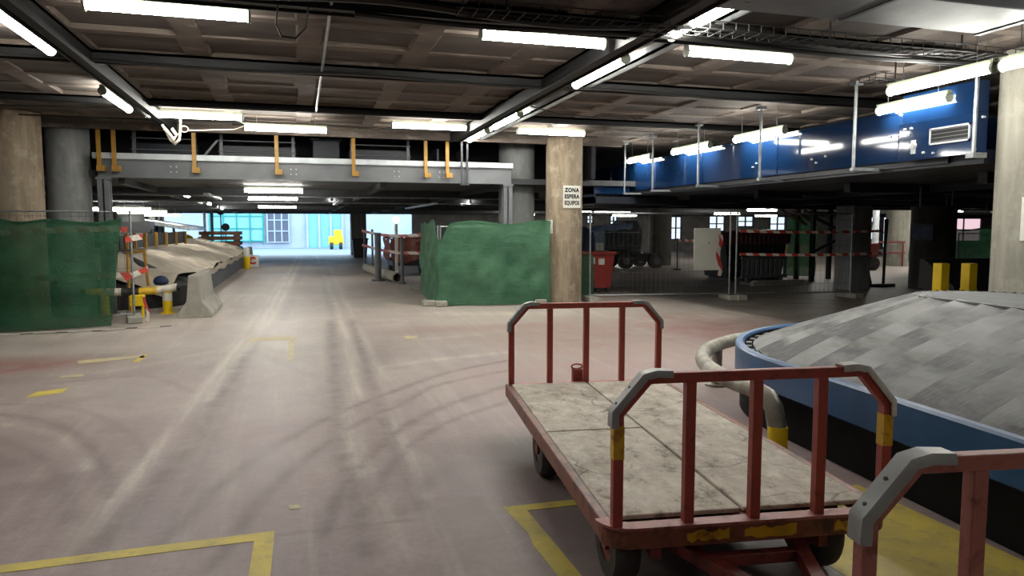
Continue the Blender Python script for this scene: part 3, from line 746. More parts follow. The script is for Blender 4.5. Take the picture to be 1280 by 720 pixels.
# signs on the sign column
def text_mesh(body, size, loc, rotz, mat, parent, name='lettering', sx=1.0, bold=0.012, fit=None):
    cu = bpy.data.curves.new(name, 'FONT'); cu.body = body; cu.size = size; cu.align_x = 'CENTER'; cu.align_y = 'CENTER'
    cu.offset = bold; cu.extrude = 0.001; cu.space_character = 1.12
    ob = bpy.data.objects.new('tmp', cu); COL.objects.link(ob)
    me = bpy.data.meshes.new_from_object(ob.evaluated_get(bpy.context.evaluated_depsgraph_get()))
    if fit:
        xs_ = [v.co.x for v in me.vertices]; sx = min(sx, fit/(max(xs_)-min(xs_)))
    bpy.data.objects.remove(ob); me.name = name; me.materials.clear(); me.materials.append(M[mat])
    o = bpy.data.objects.new(name, me); COL.objects.link(o)
    o.parent = parent; o.location = loc; o.rotation_euler = (PI/2, 0, rotz); o.scale = (sx, 1, 1)
    return o
def column_sign(cx, cy, r, px, py0, py1, wdt, label, lines=None):
    # tangent plate on the side of the column that the sign faces
    d = Vector((-cx, -cy, 0)).normalized()
    a0 = math.atan2(d.y, d.x); dist = math.hypot(cx, cy)
    lat = (px-onpx(cx, cy))/FPX*dist
    a = a0+math.asin(max(-0.95, min(0.95, lat/r)))
    nrm = Vector((math.cos(a), math.sin(a), 0)); c = Vector((cx, cy, 0))+nrm*(r+0.008)
    depth = c.dot(Vector(FW)*1.0)-0
    z0 = onY(px, py1, c.y).z; z1 = onY(px, py0, c.y).z
    rz = math.atan2(nrm.y, nrm.x)+PI/2
    o = thing('sign_board', label, 'sign', (c.x, c.y, z0))
    BASE[o.name] = Vector((0, 0, 0))
    o.rotation_euler = (0, 0, rz)
    h = z1-z0
    MB().box((-wdt/2, -0.006, 0), (wdt/2, 0.006, h)).build('plate', 'white_board', o)
    if lines:
        for k, s in enumerate(lines):
            text_mesh(s, h*0.25, (0, -0.0075, h*(0.79-0.285*k)), 0, 'ink', o, sx=1.0, bold=0.006, fit=wdt*0.86)
    else:
        b = MB().box((-wdt*0.05, -0.009, h*0.2), (wdt*0.1, -0.006, h*0.6)).box((-wdt*0.3, -0.009, h*0.72), (wdt*0.3, -0.006, h*0.78)).box((-wdt*0.3, -0.009, h*0.84), (wdt*0.2, -0.006, h*0.88)); b.build('print', 'grey_box', o)
    return o
def onpx(x, y, z=EYE):
    v = (x, y, z-EYE); c = sum(v[i]*FW[i] for i in range(3)); a = sum(v[i]*RT[i] for i in range(3)); return 640+FPX*a/c
column_sign(5.63, 14.95, 0.40, 714, 232, 260, 0.40, 'white sign with three lines of black lettering on the brown column', ['ZONA', 'ESPERA', 'EQUIPOS'])
column_sign(5.63, 14.95, 0.40, 688, 275, 292, 0.18, 'small white notice taped to the left side of the brown column')
column_sign(7.92, 6.12, 0.385, 1290, 246, 301, 0.20, 'white metal plate fixed to the pale column at the right edge')

# ------------------------------------------------------------------ mezzanine steel portal
t = thing('steel_portal', 'grey steel beam on two posts spanning the lane below the ceiling edge', 'beam', (0.5, 15.3, 0))
b = MB(); b.box((-3.55, 15.22, 2.60), (4.5, 15.25, 2.93)); b.box((-3.55, 15.18, 2.60), (4.5, 15.40, 2.625)); b.box((-3.55, 15.18, 2.92), (4.5, 15.40, 2.94))
b.build('beam', 'steel_grey', t)
MB().box((-3.62, 15.14, 2.94), (4.52, 15.42, 3.05)).build('top_flange', 'steel_pale', t, bevel=0.006)
for s, x in ((0, -3.47), (1, 4.42)):
    p = MB(); p.box((x-0.1, 15.2, 0), (x+0.1, 15.22, 2.6)); p.box((x-0.1, 15.38, 0), (x+0.1, 15.4, 2.6)); p.box((x-0.012, 15.2, 0), (x+0.012, 15.4, 2.6)); p.box((x-0.14, 15.16, 0), (x+0.14, 15.44, 0.02)); p.box((x-0.12, 15.17, 2.56), (x+0.12, 15.42, 2.6))
    p.build('post', 'steel_grey', t)
for x in (-2.25, -0.05, 2.0, 2.95):
    bb = MB()
    for dx in (-0.05, 0.05):
        for z in (2.72, 2.82): bb.cyl((x+dx, 15.19, z), (x+dx, 15.22, z), 0.014, 8)
    bb.build_each('bolt', 'steel_pale', t)
for i, px in enumerate((124, 143, 243, 346, 442, 532, 559)):
    x = onY(px, 200, 15.1).x
    h = MB(); h.box((x-0.035, 15.07, 2.72), (x+0.035, 15.11, 3.6)); h.box((x-0.035, 15.02, 2.70), (x+0.10, 15.14, 2.80))
    tag(h.build('hanger_bracket', 'yellow_steel'), ['yellow steel hanger at the far left end of the grey beam', 'yellow steel hanger second from the left end of the grey beam', 'yellow steel hanger below the coiled white cable', 'yellow steel hanger over the left part of the lane', 'yellow steel hanger over the right part of the lane', 'left one of the close pair of yellow hangers', 'right one of the close pair of yellow hangers'][i], 'bracket', 'yellow hangers on the grey beam')
t = thing('hanger_bracket', 'dark grey double rod hanger near the right end of the grey beam', 'bracket', (3.4, 15.0, 2.6))
MB().box((3.33, 15.0, 2.58), (3.37, 15.04, 3.5)).box((3.45, 15.0, 2.58), (3.49, 15.04, 3.5)).box((3.31, 14.98, 2.55), (3.51, 15.08, 2.58)).build_each('rod', 'steel_dark', t)
# conveyors up on the mezzanine
def upper_conveyor(x0, x1, y, label):
    t = thing('mezzanine_conveyor', label, 'conveyor', ((x0+x1)/2, y, 2.74))
    MB().box((x0, y, 2.98), (x1, y+0.9, 3.32)).build('side_panel', 'navy', t)
    r = MB()
    for z in (3.05, 3.2, 3.42): r.cyl((x0, y-0.03, z), (x1, y-0.03, z), 0.012, 6)
    r.build_each('rail', 'steel_grey', t)
    l = MB()
    for x in (x0+0.05, x1-0.05): l.box((x-0.03, y-0.02, 2.74), (x+0.03, y+0.04, 3.55))
    l.build_each('upright', 'steel_grey', t)
upper_conveyor(-3.1, -1.9, 15.9, 'dark conveyor frame on the mezzanine behind the left yellow hangers')
upper_conveyor(-1.5, 0.0, 15.9, 'dark conveyor frame on the mezzanine behind the hanger left of the lane middle')
upper_conveyor(1.1, 2.4, 15.9, 'dark conveyor frame on the mezzanine behind the hanger right of the lane middle')
tag(MB().box((0.35, 16.0, 2.74), (0.9, 16.5, 3.5)).box((0.3, 15.95, 3.5), (0.95, 16.55, 3.54)).build('control_cabinet', 'navy', bevel=0.01), 'bluish cabinet standing between two mezzanine conveyors', 'cabinet')
tag(MB().beam((-2.0, 15.7, 2.78), (-1.5, 15.7, 3.4), 0.04, 0.04).box((-2.1, 15.66, 2.74), (-1.9, 15.74, 2.78)).build('steel_brace', 'steel_grey'), 'diagonal grey brace behind the coiled white cable', 'brace')
tag(MB().box((2.9, 16.0, 2.74), (3.7, 16.6, 3.1)).box((3.0, 16.0, 3.1), (3.05, 16.6, 3.4)).box((3.55, 16.0, 3.1), (3.6, 16.6, 3.4)).build('drive_unit', 'steel_dark', bevel=0.01), 'dark drive unit on the mezzanine behind the close yellow hangers', 'machine')
# pipes across the low bay
for i, (y, z) in enumerate(((19.08, 2.437), (23.58, 2.437))):
    tag(MB().cyl((-6, y, z), (7, y, z), 0.02, 8).build('conduit_pipe', 'galv', smooth=50), ['near', 'far'][i]+' thin pale pipe crossing below the mezzanine over the lane', 'pipe')
for i, (x, y0, y1) in enumerate(((-2.0, 18, 21), (1.2, 21.0, 25), (4.2, 22.5, 29))):
    tag(MB().box((x-0.06, y0, 2.42), (x+0.06, y1, 2.455)).box((x-0.06, y0, 2.40), (x-0.045, y1, 2.42)).box((x+0.045, y0, 2.40), (x+0.06, y1, 2.42)).build('cable_tray', 'steel_pale'), ['pale metal strip below the mezzanine left of the stacked lights', 'pale metal strip below the mezzanine right of the stacked lights', 'pale metal strip below the mezzanine toward the netting'][i], 'cable tray')

# ------------------------------------------------------------------ blue overhead conveyor
t = thing('overhead_conveyor', 'long glossy blue conveyor housing hung from the ceiling on metal rods', 'conveyor', (8.0, 12, 2.4))
ys = [7.62, 10.3, 12.6, 14.9, 16.9, 18.9]
for a, b in zip(ys[:-1], ys[1:]):
    z0a, z0b = 2.52, 2.52
    p = MB(); p.box((7.60, a, 2.52), (7.64, b-0.02, 3.16)); p.box((7.58, a, 3.14), (7.70, b-0.02, 3.18)); p.box((7.585, b-0.06, 2.54), (7.60, b-0.02, 3.14))
    p.build('side_panel', 'blue', t, bevel=0.004)
MB().box((7.66, 6.55, 2.40), (8.8, 18.9, 2.56)).build('belly_pan', 'navy', t)
MB().box((8.76, 6.55, 2.5), (8.8, 18.9, 3.1)).build('rear_panel', 'blue', t)
MB().box((7.62, 7.0, 2.44), (7.68, 18.9, 2.50)).build('bottom_rail', 'steel_dark', t)
c = MB(); c.box((7.46, 6.52, 2.50), (7.66, 7.6, 2.98)).box((7.5, 6.52, 2.98), (7.66, 7.6, 3.34)); mc = c.build('motor_cover', 'blue', t, bevel=0.006)
v = MB(); y0, y1, z0, z1 = 6.56, 7.12, 2.66, 2.86
v.box((7.44, y0, z1-0.02), (7.47, y1, z1)).box((7.44, y0, z0), (7.47, y1, z0+0.02)).box((7.44, y0, z0), (7.47, y0+0.02, z1)).box((7.44, y1-0.02, z0), (7.47, y1, z1)); v.build('vent_frame', 'steel_pale', mc)
g = MB().box((7.450, y0+0.02, z0+0.02), (7.458, y1-0.02, z1-0.02), 1)
for k in range(4): g.box((7.445, y0, z0+0.03+k*0.045), (7.456, y1, z0+0.038+k*0.045), 0)
g.build('vent_grille', ['steel_grey', 'black'], mc)
MB().cyl((7.43, 7.36, 2.68), (7.46, 7.36, 2.68), 0.045, 12).box((7.44, 7.33, 2.58), (7.46, 7.39, 2.75)).build('warning_plate', 'steel_pale', mc)
bl = MB()
for (y, z) in ((7.5, 2.9), (7.45, 2.83), (7.4, 2.9), (7.2, 2.58), (7.05, 2.56), (6.5, 2.55), (6.4, 2.9), (9.4, 2.7), (9.3, 2.64), (9.1, 2.72), (7.9, 2.86), (7.75, 2.86), (10.9, 2.7), (10.8, 2.76)): bl.cyl((7.43 if y < 7.6 else 7.57, y, z), (7.47 if y < 7.6 else 7.61, y, z), 0.014, 8)
bl.build_each('bolt', 'steel_pale', t)
for (px, pyt) in ((1067, 105), (950, 142), (873, 160), (816, 180), (781, 184)):
    q = onZ(px, pyt, 3.6); x = 7.22
    d = ray(px, 200); s = x/d[0]; y = d[1]*s
    r = MB(); r.cyl((x, y, 2.44), (x, y, 3.6), 0.022, 8); r.box((x-0.06, y-0.06, 3.55), (x+0.06, y+0.06, 3.6)); r.box((x-0.03, y-0.03, 2.42), (x+0.45, y+0.03, 2.46)); r.build('hanger_rod', 'galv', t, smooth=40)
d = ray(1219, 150); s = 7.36/d[0]; y = d[1]*s
MB().cyl((7.36, y, 2.46), (7.36, y, 3.6), 0.022, 8).box((7.30, y-0.05, 2.44), (7.50, y+0.05, 2.5)).build('hanger_rod', 'galv', t, smooth=40)
# dark conveyor deck next to it
t = thing('conveyor_deck', 'dark navy underside of the conveyor deck beyond the blue housing', 'conveyor', (16, 13, 2.3))
MB().box((8.85, 4.0, 2.40), (25.9, 19.9, 2.60)).build('deck', 'navy', t)
b = MB()
for y in (7.5, 10.0, 12.5, 15.0, 17.5, 19.7): MB().box((8.85, y, 2.25), (25.9, y+0.14, 2.40)).build('cross_beam', 'navy', t)
b = MB()
for x in (10.5, 13.4, 17.4, 21): MB().box((x, 4.0, 2.27), (x+0.1, 19.9, 2.4)).build('long_beam', 'navy', t)
b = MB()
for k, (x, y) in enumerate(((9.4, 9.1), (10.6, 9.6), (12.0, 11), (14.2, 12.0), (11, 7.0), (16, 14))): MB().cyl((x, y, 1.98+0.05*(k % 3)), (x, y, 2.3), 0.015, 6).build('drop_rod', 'steel_dark', t)
MB().cyl((8.9, 11.2, 2.23), (17, 11.2, 2.23), 0.02, 6).build('service_pipe', 'steel_dark', t); MB().cyl((8.9, 13.2, 2.23), (22, 13.2, 2.23), 0.02, 6).build('service_pipe', 'steel_dark', t)
# low dark conveyor stretching on between the deck and the sign column
t = thing('conveyor_chute', 'dark conveyor body below the far end of the blue housing', 'conveyor', (8.0, 18, 2.1))
MB().box((6.6, 15.6, 2.22), (8.8, 19.0, 2.38)).box((6.6, 15.6, 2.18), (6.66, 19.0, 2.44)).build('body', 'navy', t)
MB().box((6.6, 15.56, 2.44), (7.5, 15.62, 2.60)).build('side_panel', 'blue', t, bevel=0.004)

# ------------------------------------------------------------------ baggage carts
def make_cart():
    t = thing('baggage_cart', '', 'cart', (0, 0, 0))
    W, L = 0.65, 1.40
    for ix in (0, 1):
        for iy in (0, 1):
            x0 = (-W+0.035, 0.007)[ix]; x1 = (-0.007, W-0.035)[ix]
            y0 = (-L+0.10, 0.02)[iy]; y1 = (0.012, L-0.03)[iy]
            m = MB(); zz = 0.405+0.003*((ix+iy) % 2)
            m.box((x0, y0, zz-0.022), (x1, y1, zz)); m.build('deck_board', 'deck', t, bevel=0.006)
            s = MB()
    for s in (-1, 1):
        m = MB(); m.sweep([(s*(W-0.012), -L+0.09, 0.36), (s*(W-0.012), L, 0.36)], [(-0.022, -0.05), (0.022, -0.05), (0.022, 0.045), (-0.022, 0.045)])
        m.build('side_rail', 'cart_rust', t, bevel=0.006)
    # near end beam with rounded corners
    m = MB(); r = 0.09; pts = []
    for k in range(7):
        a = PI+PI/2*k/6; pts.append((-W+r+0.012+r*math.cos(a), -L+r+r*math.sin(a), 0.36))
    for k in range(7):
        a = 1.5*PI+PI/2*k/6; pts.append((W-r-0.012+r*math.cos(a), -L+r+r*math.sin(a), 0.36))
    m.sweep(pts, [(-0.025, -0.055), (0.025, -0.055), (0.025, 0.045), (-0.025, 0.045)])
    er = m.build('end_rail', 'cart_rust', t, bevel=0.006)
    for (a, b) in ((-0.31, -0.12), (-0.05, 0.19), (0.37, 0.52)):
        up_ = [(a+(b-a)*k/8, 0.372+random.uniform(-0.012, 0.006)) for k in range(9)]
        dn_ = [(b-(b-a)*k/8, 0.325+random.uniform(-0.008, 0.014)) for k in range(9)]
        o = MB().prism([(x, -L-0.0275, z) for x, z in up_+dn_], (0, 0.003, 0)).build('yellow_patch', painted_patch, er); o['label'] = 'flaking yellow paint patch'
    MB().sweep(pts, [(-0.027, 0.034), (0.045, 0.034), (0.045, 0.047), (-0.027, 0.047)]).build('top_lip', 'cart_pink', er)
    MB().box((-W, L-0.03, 0.31), (W, L+0.02, 0.405)).build('end_rail', 'cart_pink', t, bevel=0.006)
    m = MB()
    for y in (-0.95, -0.3, 0.35, 0.95): m.box((-W+0.03, y-0.03, 0.31), (W-0.03, y+0.03, 0.383))
    for x in (-0.3, 0.3): m.box((x-0.03, -L+0.03, 0.30), (x+0.03, L-0.03, 0.36))
    m.box((-0.05, -L+0.03, 0.372), (0.05, L-0.03, 0.383))
    m.build('cross_member', 'cart_under', t)
    # end gates
    q = 0.022
    sec = [(-q, -q), (q, -q), (q, q), (-q, q)]
    for e, y in ((0, -L+0.0), (1, L-0.01)):
        xo = 0.613; zt = 1.03; zb = 0.885; xb = 0.485; z0 = 0.405
        mat = 'cart_red'
        g = MB(); g.sweep([(-xo, y, z0), (-xo, y, zb), (-xb, y, zt), (xb, y, zt), (xo, y, zb), (xo, y, z0)], sec, up=(0, 1, 0))
        gt = g.build('end_gate', mat, t, bevel=0.004)
        for x in (-0.30, 0.0, 0.30):
            MB().box((x-q, y-q, z0), (x+q, y+q, zt-q)).build('upright', mat, gt, bevel=0.004)
        for s in (-1, 1):
            c = MB(); w_ = 0.036
            pts = [(s*(xo+q+0.006), y, zb-0.055), (s*(xo+q+0.003), y, zb+0.012), (s*(xb+q+0.002), y, zt+0.016), (s*(xb-0.03), y, zt+q+0.007), (s*(xb-0.10), y, zt+q+0.003)]
            n = 3; P = []
            for i in range(len(pts)-1):
                for k in range(n): P.append(Vector(pts[i]).lerp(Vector(pts[i+1]), k/n))
            P.append(Vector(pts[-1]))
            prof = [(-w_, -0.006), (-w_, -0.022), (-w_+0.007, -0.022), (-w_+0.007, 0.0), (w_-0.007, 0.0), (w_-0.007, -0.022), (w_, -0.022), (w_, -0.006), (w_*0.8, 0.007), (-w_*0.8, 0.007)]
            # orient: 'up' of the profile points outward
            P2 = P if s < 0 else P
            vs_prof = [(a, b) for a, b in prof]
            sweep_outward(c, P2, vs_prof, s)
            o = c.build('corner_guard', 'guard' if (e == 1 or s < 0) else 'pad_white', gt, smooth=40)
            hl = MB()
            for f in (0.18, 0.62):
                a = Vector(pts[1]).lerp(Vector(pts[2]), f); nn = Vector((s*0.77, 0, 0.64))
                hl.cyl(a+nn*0.004, a+nn*0.0095, 0.006, 8)
            hl.build_each('screw_hole', 'black', gt)
            if e == 0:
                MB().box((s*xo-q-0.001, y-q-0.0015, zb-0.19), (s*xo+q+0.001, y+q+0.0015, zb-0.05)).build('yellow_band', painted_patch, gt)['label'] = 'worn yellow paint band on the outer post'
    # hitch on the far end
    h = MB(); h.box((-0.10, L+0.02, 0.35), (-0.02, L+0.07, 0.50)).tube([(-0.06+0.045*math.cos(a), L+0.05, 0.52+0.02*math.sin(a)) for a in np.linspace(0, 2*PI, 13)], 0.007, 6, up=(0, 1, 0))
    h.build('hitch_pin', 'cart_red', t)
    # wheels
    for (x, y, st) in ((-0.54, 0.38, 0), (0.54, 0.38, 0), (-0.50, -1.06, 0), (0.50, -1.06, 0)):
        r, wd = 0.19, 0.06
        w_ = MB(); prof = [(-wd, r*0.52), (-wd, r*0.88), (-wd*0.75, r*0.97), (-wd*0.3, r), (wd*0.3, r), (wd*0.75, r*0.97), (wd, r*0.88), (wd, r*0.52)]
        n = 32; vs = []; fs = []
        for i in range(n):
            a = 2*PI*i/n
            for (ox, rr) in prof: vs.append((x+ox, y+rr*math.cos(a), r+rr*math.sin(a)))
        k = len(prof)
        for i in range(n):
            for j in range(k): fs.append((i*k+j, ((i+1) % n)*k+j, ((i+1) % n)*k+(j+1) % k, i*k+(j+1) % k))
        w_.add(vs, fs)
        o = w_.build('wheel', 'rubber', t, smooth=40)
        hb = MB(); hb.cyl((x-wd*0.85, y, r), (x+wd*0.85, y, r), r*0.53, 24); hb.cyl((x-wd*1.15, y, r), (x+wd*1.15, y, r), r*0.22, 16)
        hb.build('hub', 'cart_under', o, smooth=30)
    # axles, fork frames, draw bar
    m = MB(); m.beam((-0.50, 0.38, 0.19), (0.50, 0.38, 0.19), 0.06, 0.06)
    for s in (-1, 1): m.box((s*0.42-0.02, 0.30, 0.19), (s*0.42+0.02, 0.46, 0.33))
    m.build('rear_axle', 'cart_under', t, bevel=0.004)
    m = MB(); m.beam((-0.46, -1.06, 0.19), (0.46, -1.06, 0.19), 0.07, 0.07); m.lathe([(0.30, 0.26), (0.30, 0.31), (0.22, 0.31), (0.22, 0.26)], (0, -1.02, 0), 32)
    for s in (-1, 1): m.box((s*0.36-0.025, -1.13, 0.17), (s*0.36+0.025, -0.95, 0.29)); m.beam((s*0.36, -1.10, 0.22), (s*0.40, -1.30, 0.24), 0.05, 0.08)
    m.build('turntable', 'cart_under', t)
    m = MB()
    for s in (-1, 1): m.beam((s*0.34, -1.06, 0.23), (s*0.05, -1.95, 0.24), 0.06, 0.06)
    m.beam((-0.22, -1.42, 0.235), (0.22, -1.42, 0.235), 0.05, 0.05)
    m.beam((0, -1.9, 0.24), (0, -2.5, 0.30), 0.07, 0.06)
    m.tube([(0.06*math.cos(a), -2.55+0.06*math.sin(a), 0.30) for a in np.linspace(0, 2*PI, 17)], 0.018, 8)
    m.build('draw_bar', 'cart_under', t, bevel=0.004)
    return t
def sweep_outward(mb, P, prof, s):
    n = len(P); m = len(prof); vs = []
    for i in range(n):
        d = (P[min(i+1, n-1)]-P[max(i-1, 0)]).normalized()
        nrm = Vector((-d.z, 0, d.x)) if s < 0 else Vector((d.z, 0, -d.x))
        if nrm.dot(Vector((s, 0, 0.8))) < 0: nrm = -nrm
        for (a, b) in prof: vs.append(P[i]+Vector((0, a, 0))+nrm*b)
    fs = [(i*m+t, i*m+(t+1) % m, (i+1)*m+(t+1) % m, (i+1)*m+t) for i in range(n-1) for t in range(m)]
    fs += [tuple(range(m)), tuple(range((n-1)*m, n*m))]
    mb.add(vs, fs)
painted_patch = painted_steel('flaking yellow paint', (206, 160, 30), (120, 64, 42), (190, 150, 60), 0.53)
cart = make_cart()
cart2 = copy_tree(cart)
cart.location = (2.04, 3.99, 0); cart.rotation_euler = (0, 0, math.radians(-7.4))
cart['label'] = 'flat red baggage cart with grey plywood deck and a gate at each end'
cart2.location = (1.815, 0.03, 0); cart2.rotation_euler = (0, 0, math.radians(-8.6))
cart2['label'] = 'nearest red cart gate with grey corner guard, cut off at the bottom right corner'
for o in list(cart2.children_recursive):
    if o.name.split('.')[0] in ('end_gate', 'upright'):
        o.material_slots[0].link = 'OBJECT'; o.material_slots[0].material = M['cart_pink']
cart['group'] = cart2['group'] = 'baggage carts'

# ------------------------------------------------------------------ baggage carousel at right
CX, CY, R = 5.47, 4.89, 2.02
Y0 = -1.2
def stadium(r, n=48):
    p = [(CX-r, Y0), ]
    for k in range(13): p.append((CX-r, Y0+(CY-Y0)*k/12))
    for k in range(1, n): a = PI-PI*k/n; p.append((CX+r*math.cos(a), CY+r*math.sin(a)))
    for k in range(13): p.append((CX+r, CY-(CY-Y0)*k/12))
    for k in range(1, n): a = -PI*k/n; p.append((CX+r*math.cos(a), Y0+r*math.sin(a)))
    out = []
    for q in p:
        if not out or math.hypot(q[0]-out[-1][0], q[1]-out[-1][1]) > 1e-4: out.append(q)
    return out
def ring(mb, prof, closed=True, mi=0):
    """prof: (radius, z) closed loop swept round the stadium"""
    loops = [stadium(r) for r, z in prof]; n = len(loops[0]); m = len(prof)
    vs = [(loops[j][i][0], loops[j][i][1], prof[j][1]) for i in range(n) for j in range(m)]
    fs = [(i*m+j, ((i+1) % n)*m+j, ((i+1) % n)*m+(j+1) % m, i*m+(j+1) % m) for i in range(n) for j in range(m if closed else m-1)]
    return mb.add(vs, fs, mi)
t = thing('baggage_carousel', 'large sloped baggage carousel with dusty grey plates and a blue rim', 'carousel', (3.45, 3.0, 0))
t.rotation_euler = (0, 0, math.radians(-4.5))
ring(MB(), [(R-0.02, 0.335), (R, 0.35), (R, 0.585), (R-0.015, 0.60), (R-0.065, 0.60), (R-0.08, 0.585), (R-0.08, 0.335)]).build('rim', 'blue_rim', t, smooth=35)
ring(MB(), [(R-0.05, 0.0), (R-0.05, 0.34), (R-0.12, 0.34), (R-0.12, 0.0)]).build('skirt', 'ink', t, smooth=35)
ring(MB(), [(R-0.08, 0.40), (0.5, 0.40), (0.5, 1.02), (0.55, 1.02), (R-0.26, 0.49), (R-0.26, 0.44), (R-0.08, 0.44)]).build('inner_frame', 'black', t, smooth=35)
ring(MB(), [(R-0.083, 0.43), (R-0.083, 0.575), (R-0.088, 0.575), (R-0.088, 0.43)]).build('gap_liner', 'ink', t, smooth=35)
b = MB()
for k in range(26):
    a = PI-PI*k/26; r0 = R-0.12
    b.box((CX+r0*math.cos(a)-0.025, CY+r0*math.sin(a)-0.05, 0.44), (CX+r0*math.cos(a)+0.025, CY+r0*math.sin(a)+0.05, 0.56), rz=a)
b.build_each('roller', 'grey_box', t)
MB().prism([(x, y, 0.98) for (x, y) in stadium(0.54)], (0, 0, 0.09)).build('top_cover', 'grey_box', t)
# plates
RO, RI, ZO, ZI = R-0.16, 0.50, 0.545, 1.055
def plate_z(f): return ZO+(ZI-ZO)*(f**0.92)
def straight_plate(wd):
    m = MB(); n = 10
    def top(u, v): # u across the slope, v along the belt
        f = u; x = -(RO+(RI-RO)*f)
        sk = 0.05*math.sin(f*PI)   # crescent edge
        return (x, (v-0.5)*wd+sk, plate_z(f)+0.026*(v)+0.002)
    vs = []; 
    for dz in (0, -0.012):
        for v in (0.0, 0.5, 1.0):
            for i in range(n+1): p = top(i/n, v); vs.append((p[0], p[1], p[2]+dz))
    k = n+1; fs = []
    for v in (0, 1):
        for i in range(n):
            fs.append((v*k+i, v*k+i+1, (v+1)*k+i+1, (v+1)*k+i)); b0 = 3*k
            fs.append((b0+v*k+i, b0+(v+1)*k+i, b0+(v+1)*k+i+1, b0+v*k+i+1))
    for i in range(n): fs.append((i, 3*k+i, 3*k+i+1, i+1)); fs.append((2*k+i, 2*k+i+1, 5*k+i+1, 5*k+i))
    for v in (0, 1): fs.append((v*k, (v+1)*k, 3*k+(v+1)*k, 3*k+v*k)); fs.append((v*k+n, 3*k+v*k+n, 3*k+(v+1)*k+n, (v+1)*k+n))
    m.add(vs, fs); return m
def fan_plate(da):
    m = MB(); n = 10; vs = []; k = n+1; fs = []
    for dz in (0, -0.012):
        for v in (0.0, 0.5, 1.0):
            for i in range(n+1):
                f = i/n; r = RO+(RI-RO)*f; a = (v-0.5)*da-0.06*math.sin(f*PI)
                vs.append((r*math.cos(a), r*math.sin(a), plate_z(f)+0.026*(1-v)+0.002+dz))
    for v in (0, 1):
        for i in range(n):
            fs.append((v*k+i, v*k+i+1, (v+1)*k+i+1, (v+1)*k+i)); b0 = 3*k
            fs.append((b0+v*k+i, b0+(v+1)*k+i, b0+(v+1)*k+i+1, b0+v*k+i+1))
    for i in range(n): fs.append((i, 3*k+i, 3*k+i+1, i+1)); fs.append((2*k+i, 2*k+i+1, 5*k+i+1, 5*k+i))
    for v in (0, 1): fs.append((v*k, (v+1)*k, 3*k+(v+1)*k, 3*k+v*k)); fs.append((v*k+n, 3*k+v*k+n, 3*k+(v+1)*k+n, (v+1)*k+n))
    m.add(vs, fs); return m
NP = 23; step = (CY-Y0)/NP
dummy = thing('tmp', '', '', (0, 0, 0))
sp = straight_plate(step*1.10).build('plate', 'plate', dummy, smooth=30)
sp.parent = t
for side in (0, 1):
    for k in range(NP):
        o = sp if (side == 0 and k == 0) else sp.copy()
        if o is not sp: COL.objects.link(o)
        o.parent = t
        y = Y0+step*(k+0.5)
        if side == 0: o.location = Vector((CX, y, 0))-BASE[t.name]
        else: o.location = Vector((CX, y, 0))-BASE[t.name]; o.rotation_euler = (0, 0, PI)
NF = 20; da = PI/NF
fp = fan_plate(da*1.10).build('plate', 'plate', dummy, smooth=30); fp.parent = t
for e in (0, 1):
    for k in range(NF):
        o = fp if (e == 0 and k == 0) else fp.copy()
        if o is not fp: COL.objects.link(o)
        o.parent = t
        o.location = Vector((CX, CY if e == 0 else Y0, 0))-BASE[t.name]; o.rotation_euler = (0, 0, da*(k+0.5)+(PI if e else 0))
bpy.data.objects.remove(dummy)
# bumper rail
CX, CY = 5.61, 4.73
RG, ZG = 2.31, 0.43
t = thing('bumper_rail', 'scuffed grey tubular bumper rail curving round the end of the blue carousel', 'guard rail', (CX-1.5, CY+1.8, 0))
pts = [(CX-RG+0.02, CY-0.35, 0.10), (CX-RG+0.02, CY-0.34, 0.20), (CX-RG+0.02, CY-0.30, 0.33), (CX-RG+0.02, CY-0.22, 0.40), (CX-RG, CY-0.1, ZG)]
for k in range(0, 31): a = PI-PI*0.72*k/30; pts.append((CX+RG*math.cos(a), CY+RG*math.sin(a), ZG))
MB().tube(pts, 0.068, 16, up=(0.05, 0.02, 1)).build('rail', 'pipe_guard', t, smooth=50)
MB().tube([(CX-RG+0.02, CY-0.35, 0.0), (CX-RG+0.02, CY-0.35, 0.21)], 0.072, 16).build('yellow_sleeve', 'yellow', t, smooth=50)
for a in (math.radians(128), math.radians(82)):
    c = (CX+RG*math.cos(a), CY+RG*math.sin(a))
    p = MB(); p.cyl((c[0], c[1], 0.0), (c[0], c[1], ZG), 0.055, 16); p.cyl((c[0], c[1], 0), (c[0], c[1], 0.02), 0.12, 20)
    p.build('post', 'pipe_guard', t, smooth=40)
# yellow guard posts and black belt behind the carousel
for i, px in enumerate((1177, 1212)):
    y = 9.2+0.2*i; a = onY(px, 329, y)
    w_ = 0.085
    m = MB(); m.box((a.x-w_, y-w_, 0), (a.x+w_, y+w_, a.z+0.0)); m.box((a.x-w_-0.01, y-w_-0.01, 0.60), (a.x+w_+0.01, y+w_+0.01, 0.63))
    m.box((a.x-w_-0.06, y-w_-0.06, 0), (a.x+w_+0.06, y+w_+0.06, 0.02))
    tag(m.build('guard_post', 'yellow', bevel=0.015), ['left one of two bright yellow posts beyond the grey carousel', 'right one of two bright yellow posts beyond the grey carousel'][i], 'post', 'yellow posts beyond the carousel')
t = thing('belt_conveyor', 'low black belt conveyor between the two bright yellow posts', 'conveyor', (11.8, 10.2, 0))
MB().prism([(11.0, 9.85, 0.55), (11.0, 9.85, 0.62), (11.0, 10.5, 1.08), (11.0, 10.6, 1.08), (11.0, 10.6, 0.55)], (1.6, 0, 0)).build('belt', 'black', t)
MB().box((11.05, 9.9, 0), (12.55, 10.55, 0.55)).build('base', 'black_steel', t)

